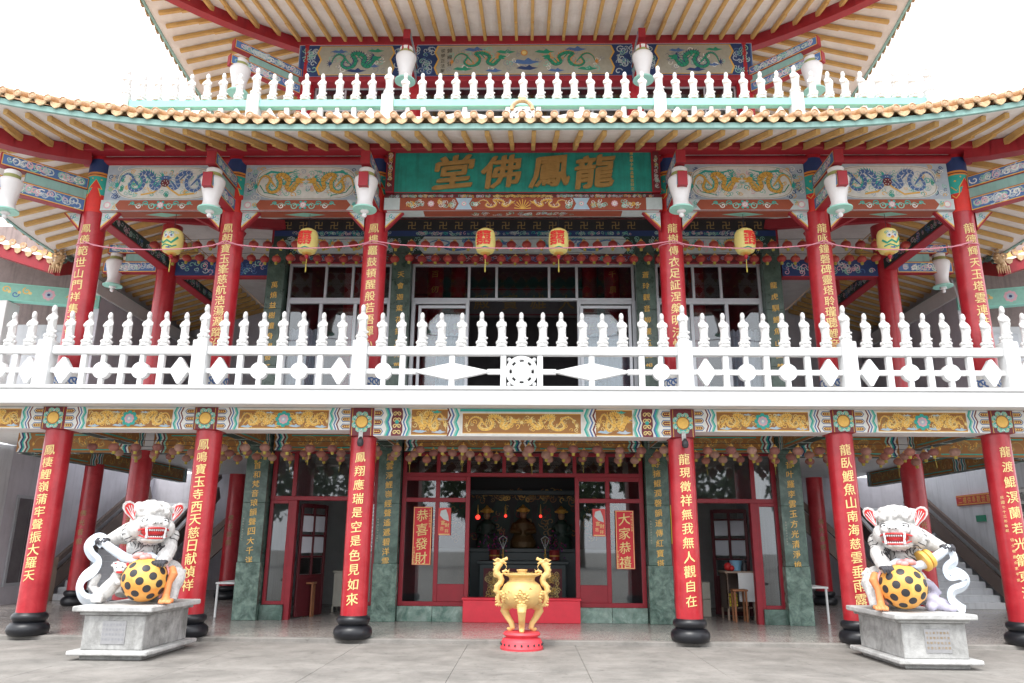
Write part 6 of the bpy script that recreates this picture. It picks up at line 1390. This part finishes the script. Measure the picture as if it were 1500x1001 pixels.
        b.sweep([V(cx+.08, cy-.05, .36), V(cx+.16, cy-.12, .30), V(cx+.20, cy-.10, .30)], [.05, .04, .03], 9); b.sweep([V(cx-.22, cy+.06, .14), V(cx-.32, cy+.06, .24), V(cx-.28, cy+.05, .38), V(cx-.22, cy+.05, .40)], [.05, .06, .07, .03], 10)
        for k in range(24): b.ell(V(cx+.12+.10*cos(k), cy-.03+.07*sin(k*1.7), .51+.08*sin(k*.9)), .025, 8, 5)
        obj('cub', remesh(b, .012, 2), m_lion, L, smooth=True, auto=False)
        b = MB(); b.ell(V(cx+.18, cy-.185, .455), (.05, .02, .022), 12, 8); b.ell(V(cx+.05, cy-.07, .55), (.022, .014, .03), 10, 6); b.ell(V(cx+.23, cy-.07, .56), (.022, .014, .03), 10, 6); cm = obj('cub_mouth', b, m_mouth, L, smooth=True)
        b = MB(); b.ell(V(cx+.12, cy-.15, .52), .014, 8, 6); b.ell(V(cx+.20, cy-.15, .52), .014, 8, 6); obj('cub_eyes', b, m_blk, cm, smooth=True)
    else:
        ax = (V(-.40, -.36, .80)-V(.10, -.38, .55)).normalized(); rot = ax.to_track_quat('Z', 'Y').to_matrix().to_4x4()
        for k, (q, r) in enumerate(((.62, .14), (.47, .155))):
            c = V(.10, -.38, .60).lerp(V(-.42, -.36, .82), q); b = MB(); b.lathe([(.05, -.03), (r*.96, -.03), (r, -.02), (r, .02), (r*.96, .03), (.05, .03)], seg=28); b.xf(Matrix.Translation(c) @ rot); obj('coin', b, mat('coin yellow', (.80, .48, .10), .45, .1, 8), L, smooth=True)
        b = MB()
        for c, r in (((-.40, -.2, .10), .10), ((-.30, -.16, .16), .11), ((-.46, -.24, .06), .08), ((-.36, -.05, .3), .07), ((-.5, -.3, .05), .07), ((-.25, -.2, .06), .08)): b.ell(V(*c), (r, r, r*.9), 14, 9)
        b.sweep([V(-.18, -.1, .40), V(-.34, -.1, .36), V(-.44, -.12, .22)], [.05, .06, .05], 10); obj('ribbon_tail', remesh(b, .014, 3), mat('lilac ribbon paint', (.55, .53, .66), .5, .12, 8, .1), L, smooth=True, auto=False)
lion(1); lion(-1)
# ================================================================== THINGS INSIDE AND UNDER THE GALLERY
def table(name, label, x0, x1, y0, y1, zt, m, cat='table', legm=None, solid=False):
    t = thing(name, label, cat, ((x0+x1)/2, (y0+y1)/2, FZ)); b = MB(); b.bbox((x0, y0, zt-.04), (x1, y1, zt), .006); obj('tabletop', b, m, t)
    if solid: b = MB(); b.bbox((x0+.03, y0+.03, FZ+.12), (x1-.03, y1-.03, zt-.041), .008); obj('cabinet_body', b, m, t)
    for x in (x0+.04, x1-.04):
        for y in (y0+.04, y1-.04): b = MB(); b.bbox((x-.02, y-.02, FZ), (x+.02, y+.02, zt-.041 if not solid else FZ+.119), .004); obj('leg', b, legm or m, t)
    return t
m_cream = mat('cream cabinet', (.60, .57, .48), .5, .08); m_stool = mat('brown wood stool', (.30, .12, .05), .5, .2, 9)
table('white_cabinet', 'low cream cabinet standing in the left doorway behind the third red column', -4.48, -3.6, 18.6, 19.1, .98, m_cream, 'cabinet', solid=True)
table('folding_table', 'white folding table edge left of the outer left marble pillar', -6.6, -6.0, 17.0, 18.2, .78, m_white)
table('folding_table', 'white folding table standing right of the outer right marble pillar', 6.0, 6.45, 16.9, 18.0, .80, m_white)
table('wooden_stool', 'brown wooden stool inside the left doorway beside the door frame', -4.78, -4.55, 17.3, 17.55, .78, m_stool, 'stool')
table('wooden_stool', 'light brown wooden stool inside the right doorway by the post', 4.50, 4.82, 17.1, 17.4, .72, m_stool, 'stool')
table('red_stool', 'small dark red plastic stool deep inside the right room', 3.75, 4.0, 18.9, 19.15, .62, m_frame, 'stool')
table('bamboo_table', 'small yellowish side table deep inside the right room', 3.55, 3.95, 19.5, 19.9, .85, mat('bamboo', (.45, .30, .12), .5, .1), 'table')
cb = table('display_cabinet', 'open wooden cabinet with white door and stacked yellow goods in the right room', 4.45, 5.1, 17.5, 18.1, 1.08, m_woodl, 'cabinet')
b = MB(); b.bbox((4.72, 17.44, .45), (5.1, 17.48, 1.05), .004); obj('cabinet_door', b, m_white, cb); b = MB(); b.bbox((4.47, 17.52, .3), (4.50, 18.08, 1.03), .004); b.bbox((4.5, 18.05, .2), (5.08, 18.08, 1.03), .004); b.bbox((4.5, 17.53, .3), (5.05, 18.04, .33), .004); obj('cabinet_side', b, m_wood, cb)
for k in range(8): b = MB(); b.bbox((4.52+.1*(k % 2), 17.56, .34+.07*(k//2)), (4.61+.1*(k % 2), 17.75, .40+.07*(k//2)), .008); obj('yellow_packet', b, mat('yellow packet', (.62, .48, .05), .5), cb)
bk = MB(); bk.lathe([(.10, 0), (.135, .22), (.14, .225), (.125, .22), (.09, .02)], (4.78, 17.8, 1.081), 20); o = obj('blue_bucket', bk, mat('pale blue plastic', (.25, .50, .70), .4, .05), smooth=True); tag(o, 'pale blue plastic bucket on the cabinet in the right doorway', 'bucket')
bk = MB(); bk.lathe([(.05, 0), (.055, .14), (.02, .2), (.02, .26)], (4.9, 17.55, 1.081), 14); o = obj('dark_bottle', bk, m_blk, smooth=True); tag(o, 'small dark bottle beside the blue bucket', 'bottle')
bk = MB(); bk.ell((4.6, 17.8, 1.17), (.09, .08, .09), 12, 8); bk.ell((4.66, 17.7, 1.14), (.06, .06, .06)); o = obj('red_bag', bk, m_mouth, smooth=True); tag(o, 'crumpled red bag on the cabinet in the right doorway', 'bag')
for k in range(2): b = MB(); b.bbox((4.12, 18.35, FZ+.38*k), (4.30, 18.6, FZ+.37+.38*k), .008); o = obj('carton', b, m_cream); tag(o, ('lower' if k == 0 else 'upper')+' pale carton of the small stack in the right room', 'box', 'cartons in the right room')
# altar
al = thing('altar_table', 'dark carved altar table with gold relief front in the central hall', 'table', (0, 19.5, FZ))
m_alt = mat('dark teal altar wood', (.035, .055, .06), .35, .2, 6)
b = MB(); b.bbox((-1.05, 19.2, FZ), (1.05, 19.9, 1.15), .01); obj('altar_body', b, m_alt, al); b = MB(); b.bbox((-1.12, 19.12, 1.15), (1.12, 19.98, 1.23), .012); obj('tabletop', b, m_alt, al)
P = Paint(front(19.2)); P.rect(-.95, .15, .95, 1.05, 'maroon', 0); scrolls(P, -.93, .18, -.45, 1.0, ['gold', 'dgold', 'lgold'], 1, 3.4, .07); scrolls(P, .45, .18, .93, 1.0, ['gold', 'dgold', 'lgold'], 1, 3.4, .07); scrolls(P, -.42, .85, .42, 1.02, ['gold', 'dgold'], 1, 2.4, .06); scrolls(P, -.42, .2, .42, .8, ['dgold', 'gold'], 1, 2.2, .07); P.build('gold_relief', al)
ua = thing('upper_altar', 'tall dark step altar behind the altar table', 'altar', (0, 20.3, FZ)); b = MB(); b.bbox((-1.35, 20.05, FZ), (1.35, 20.9, 1.42), .01); obj('altar_body', b, m_alt, ua); b = MB(); b.bbox((-1.4, 20.02, 1.42), (1.4, 20.95, 1.52), .01); obj('ledge', b, m_alt, ua)
b = MB(); b.bbox((-1.5, 20.05, 2.86), (1.5, 20.2, 2.98), .01); obj('canopy_beam', b, m_alt, ua)
P = Paint(front(20.94)); P.rect(-2.7, 1.5, 2.7, 3.8, 'black', 0)
for k in range(9): x = -2.4+.6*k; P.disc(x, 2.3, .26, 'dkgreen', 1, 12, .5); scrolls(P, x-.28, 1.6, x+.28, 3.0, ['dgold', 'maroon', 'dkgreen', 'brown'], 1.4, 1.2, .12)
scrolls(P, -1.4, 2.7, 1.4, 3.1, ['dgold', 'gold', 'brown'], 2, 2.0, .10); P.build('carved_screen', ua)
def deity(x, z, k, label, robe, y=20.4):
    t = thing('deity_statue', label, 'statue', (x, y, z)); b = MB()
    b.lathe([(.30, 0), (.31, .15), (.22, .32), (.20, .5), (.22, .62), (.12, .72), (.06, .76)], (x, y, z), 20, sx=k, sy=k*.8)
    for s in (-1, 1): b.sweep([(x+s*.2*k, y, z+.6), (x+s*.26*k, y-.12, z+.42), (x+s*.06, y-.24, z+.38)], [.07*k, .07*k, .05*k], 8)
    obj('robe', remesh(b, .02, 1), robe, t, smooth=True, auto=False)
    b = MB(); b.ell((x, y-.02, z+.84), (.085, .09, .11), 14, 10); b.ell((x, y-.11, z+.83), (.015, .02, .02), 8, 6); obj('head', b, mat('deity skin', (.45, .27, .15), .4), t, smooth=True)
    b = MB(); b.lathe([(.09, .90), (.12, .95), (.13, 1.0), (.05, 1.06), (.02, 1.10)], (x, y, z), 14)
    for s in (-1, 1): b.ell((x+s*.13, y, z+.95), (.05, .02, .03))
    obj('crown', b, m_gold, t, smooth=True)
dg_ = mat('dull gold robe', (.13, .08, .03), .45, .3, 14, .3, metal=.3); dgr = mat('dark green robe', (.03, .06, .045), .5, .3, 12)
deity(0, 1.53, 1.1, 'seated golden deity statue in the middle of the altar', dg_); deity(-.95, 1.5, .9, 'dark robed deity statue left on the altar', dgr); deity(1.0, 1.5, .9, 'dark robed deity statue right on the altar', dgr)
def bouquet(x, lab):
    t = thing('flower_vase', lab, 'flower vase', (x, 19.5, 1.23), 'flower vases on the altar table'); b = MB(); b.lathe([(.10, 0), (.13, .02), (.13, .24), (.135, .25), (.10, .26)], (x, 19.5, 1.232), 20); obj('red_pot', b, mat('dark red pot', (.30, .03, .03), .3), t, smooth=True)
    b = MB(); b.lathe([(.134, .10), (.138, .115), (.134, .13)], (x, 19.5, 1.232), 20); obj('gold_band', b, m_gold, t)
    m_v = [mat('violet petals', (.20, .03, .25), .6, .2), mat('magenta petals', (.50, .04, .20), .6, .2), mat('dark leaves', (.03, .07, .02), .6, .2)]
    for q, mm in enumerate(m_v):
        b = MB()
        for k in range(34):
            c = Vector((x+R.gauss(0, .13), 19.5+R.gauss(0, .08), 1.62+R.gauss(0, .13))); u = Vector((R.gauss(0, 1), R.gauss(0, 1), R.gauss(0, 1))).normalized()*.035; w = u.orthogonal().normalized()*.02; b.mesh([c-u, c+w, c+u, c-w], [(0, 1, 2, 3)])
        obj(('violet_flowers', 'magenta_flowers', 'leaves')[q], b, mm, t, kind='stuff')
bouquet(-.70, 'red pot of violet orchids on the left of the altar table'); bouquet(.78, 'red pot of violet orchids on the right of the altar table')
for s in (-1, 1):
    x = .03+s*.52; t = thing('candlestick', 'brass candlestick with white wire bouquet on the '+('left' if s < 0 else 'right')+' of the altar table', 'candlestick', (x, 19.4, 1.23)); b = MB(); b.lathe([(.05, 0), (.02, .03), (.018, .1), (.035, .13), (.015, .17), (.012, .25), (.03, .27)], (x, 19.4, 1.232), 14); obj('stand', b, m_gold, t, smooth=True)
    b = MB()
    for a in (-.1, 0, .1): b.sweep([(x, 19.4, 1.5), (x+a, 19.4, 1.75)], .007, 6)
    b.sweep([(x-.1, 19.38, 1.75), (x, 19.38, 1.82), (x+.1, 19.38, 1.75)], .009, 6); obj('white_wires', b, m_white, t)
m_glow = mat('red altar lamp', (1, .03, .02), .5, 0, emit=1.6)
for x, z, y, l in ((-1.10, 2.25, 19.0, 'round red lit lamp at the left side of the doorway'), (-.45, 2.32, 20.0, 'small red lit lamp left of the golden deity'), (.45, 2.32, 20.0, 'small red lit lamp right of the golden deity')):
    t = thing('red_lamp', l, 'lamp', (x, y, z)); b = MB(); b.ell((x, y, z), .055 if y < 19.5 else .035, 14, 9); obj('bulb', b, m_glow, t, smooth=True); b = MB(); b.lathe([(.02, .03), (.025, .08), (.004, .3)], (x, y, z), 8); obj('lamp_stem', b, m_gold, t)
for x in (-.52, .72):
    t = thing('altar_figurine', 'small gilded figure on the upper hall altar, '+('left' if x < 0 else 'right')+' of centre', 'statue', (x, 20.8, UZ+.6)); b = MB(); b.lathe([(.18, 0), (.2, .1), (.12, .3), (.14, .42), (.05, .5)], (x, 20.8, UZ+.6), 14); b.ell((x, 20.8, UZ+1.18), .08); obj('figure', remesh(b, .02, 1), m_gold, t, smooth=True, auto=False)
ut = thing('upper_altar_table', 'dark altar table in the upper hall', 'altar', (.1, 21, UZ)); b = MB(); b.bbox((-1.6, 20.6, UZ), (1.7, 21.3, UZ+.55), .01); obj('altar_body', b, m_dark, ut); b = MB(); b.bbox((-1.65, 20.55, UZ+.55), (1.75, 21.35, UZ+.6), .01); obj('tabletop', b, m_alt, ut)
# ================================================================== NEIGHBOURING GATEHOUSES AT THE UPPER LEVEL
for s in (-1, 1):
    nb = thing('corner_pavilion', 'small pale corner pavilion with carved green lintel on the '+('left' if s < 0 else 'right')+' of the upper gallery', 'building', (s*12, 19, 4.2)); Xs = lambda x: s*x
    def wb(name, x0, x1, y0, y1, z0, z1, m, ch=.01): b = MB(); x0, x1 = sorted((s*x0, s*x1)); b.bbox((x0, y0, z0), (x1, y1, z1), ch); return obj(name, b, m, nb)
    wb('pier', 12.75, 13.1, 17.6, 18.1, 4.2, 7.35, m_slab); wb('wall', 11.51, 17.5, 18.9, 19.1, 4.2, 7.1, m_wallw); wb('upper_gable', 11.52, 17.5, 18.92, 19.08, 7.101, 9.9, mat('weathered gable board', (.27, .21, .20), .7, .2, 4, .2, streak=.3)); wb('door_frame', 11.85, 12.6, 18.85, 18.95, 4.2, 6.9, m_alu)
    p0, p1 = Vector((s*13.1, 17.7, 7.6)), Vector((s*10.9, 18.4, 7.6)); b = MB(); b.beam(p0, p1, .2, .45); ln = obj('lintel', b, m_mint, nb)
    A = (p1-p0).normalized() if s < 0 else (p0-p1).normalized(); O = (p0 if s < 0 else p1)-Vector((0, 0, .2)); nrm = A.cross(Vector((0, 0, 1))); P = Paint(plane(O+nrm*.104, A, (0, 0, 1))); L_ = (p1-p0).length
    P.rect(.03, .0, L_-.03, .4, 'mint', 0); flower(P, L_/2, .2, .16, 'pink', 'lilac', 'navy', 2)
    for k in range(8): x = .15+k*(L_-.3)/7; 
    for k, x in enumerate((.2, .42, .66, L_-.66, L_-.42, L_-.2)): P.spiral(x, .2+.05*(-1)**k, .1, 1.2, k, .028, ('gold', 'blue', 'gold')[k % 3], 1, (-1)**k); P.disc(x+.08, .2, .04, 'lgold', 1.4)
    P.build('lintel_painting', ln)
    # flank wall sloping away behind the gallery, flat coping
    wb('flank_wall', 10.9, 11.1, 18.4, 27, 4.2, 7.7, m_grey); wb('coping', 10.85, 11.2, 18.1, 27, 7.7, 8.08, m_slab); wb('upper_wall', 11.36, 11.5, 18.6, 27, 4.2, 9.3, m_grey)
    # small upswept roof: soffit, rafters, fascia, tiles, fish ornament
    c = Vector((s*11.25, 17.0, 7.95)); a_ = Vector((s*14.6, 16.3, 8.9)); d_ = Vector((s*11.2, 21.5, 9.9)); e_ = Vector((s*14.6, 21.5, 10.1)); up_ = Vector((0, 0, .16))
    b = MB(); b.mesh([c, a_, e_, d_, c+up_, a_+up_, e_+up_, d_+up_], [(0,1,2,3),(4,7,6,5),(0,4,5,1),(1,5,6,2),(2,6,7,3),(3,7,4,0)]); rf = obj('roof', b, m_soffw, nb)
    for k in range(1, 11):
        q = k/11; b = MB(); b.beam(c.lerp(d_, q)-Vector((0, 0, .05)), a_.lerp(e_, q)-Vector((0, 0, .05)), .09, .09); obj('rafter', b, m_raft, rf)
    b = MB(); b.beam(c, d_, .14, .34); b.beam(c, a_, .14, .30); obj('fascia', b, m_redbeam, rf)
    for k in range(14):
        q = k/14; p = c.lerp(a_, q)+Vector((0, -.12, .28)); b = MB(); b.lathe([(.085, 0), (.08, .03), (.02, .02)], seg=12, cap=False); b.xf(Matrix.Translation(p) @ Matrix.Rotation(radians(90), 4, 'X')); obj('eave_tile', b, m_tile, rf)
        b = MB(); b.prism([(-.1, .04), (-.06, -.06), (0, -.1), (.06, -.06), (.1, .04)], 'y', -.01, .01); b.xf(Matrix.Translation(p+Vector((.12*s, 0, -.1)))); obj('drip_tile', b, m_tile2, rf)
    b = MB(); 
    for k in range(18):
        q = k/18; b.ell(c.lerp(d_, q)+Vector((-s*.12, 0, .22+.03*sin(k*2))), (.07, .14, .08), 8, 6)
    obj('ridge_carving', b, m_green, rf)
    b = MB(); o_ = c+Vector((-s*.12, -.1, .1)); b.sweep([o_+Vector((0, 0, .25)), o_+Vector((-s*.06, -.05, .14)), o_+Vector((-s*.02, -.12, 0)), o_+Vector((s*.05, -.15, -.12))], [.04, .08, .08, .04], 10)
    for k in range(16): b.ell(o_+Vector((s*R.uniform(-.12, .08), -.12+R.uniform(-.05, .05), R.uniform(-.15, .28))), R.uniform(.03, .05), 8, 5)
    for k in range(6): b.sweep([o_+Vector((s*(-.12+.05*k), -.12, -.1)), o_+Vector((s*(-.14+.055*k), -.16, -.3))], [.03, .006], 6)
    for k in range(5): b.sweep([o_+Vector((0, -.05, .3-.08*k)), o_+Vector((-s*.17, -.1, .33-.08*k))], [.03, .008], 6)
    obj('fish_ornament', b, m_tile2, rf, smooth=True)
b = MB()
for e in (0, .42): b.beam((10.9+e, 17.3, 4.3), (10.4+e, 17.6, 7.9), .06, .04)
l_ = thing('ladder', 'aluminium ladder leaning at the right end of the upper gallery', 'ladder', (10.9, 17.3, 4.25)); obj('ladder_rails', b, m_alu, l_)
for k in range(10): q = k/10; b = MB(); b.beam((10.87-.5*q+.02, 17.3+.3*q, 4.5+3.3*q), (11.3-.5*q, 17.3+.3*q, 4.5+3.3*q), .03, .03); obj('rung', b, m_alu, l_)
# ================================================================== TREES ACROSS THE FORECOURT (seen as reflections in the glass)
lv = MB()
for k in range(900):
    a = R.uniform(0, 2*pi); z = R.uniform(-1, 1); q = sqrt(1-z*z)*R.uniform(.55, 1); c = Vector((2.6*q*cos(a), 2.6*q*sin(a), 6.2+3.0*z*R.uniform(.6, 1))); u = Vector((R.gauss(0, 1), R.gauss(0, 1), R.gauss(0, 1))).normalized()*.32; w = u.orthogonal().normalized()*.22; lv.mesh([c-u, c+w, c+u, c-w], [(0, 1, 2, 3)])
crm = me('crown', lv, m_leaf); tb = MB(); tb.sweep([(0, 0, -.05), (.05, 0, 1.8), (-.05, .1, 3.6), (.1, 0, 6)], [.26, .2, .15, .05], 10); tb.sweep([(-.05, .1, 3.6), (.9, .2, 5.4)], [.12, .04], 8); tb.sweep([(0, .05, 3.2), (-.9, -.3, 5.2)], [.12, .04], 8); trm = me('trunk', tb, m_trunk, smooth=True)
for k in range(9):
    x = -20+5*k+R.uniform(-.8, .8); t = thing('tree', f'leafy tree across the forecourt behind the viewer, {ordn(k+1)} from left', 'tree', (x, -26+R.uniform(-2, 2), 0), 'trees across the forecourt'); t.rotation_euler = (0, 0, R.uniform(0, 6)); sc = R.uniform(.8, 1.2); t.scale = (sc, sc, sc)
    for nm, m in (('crown', crm), ('trunk', trm)): o = bpy.data.objects.new(nm, m); COL.objects.link(o); o.parent = t
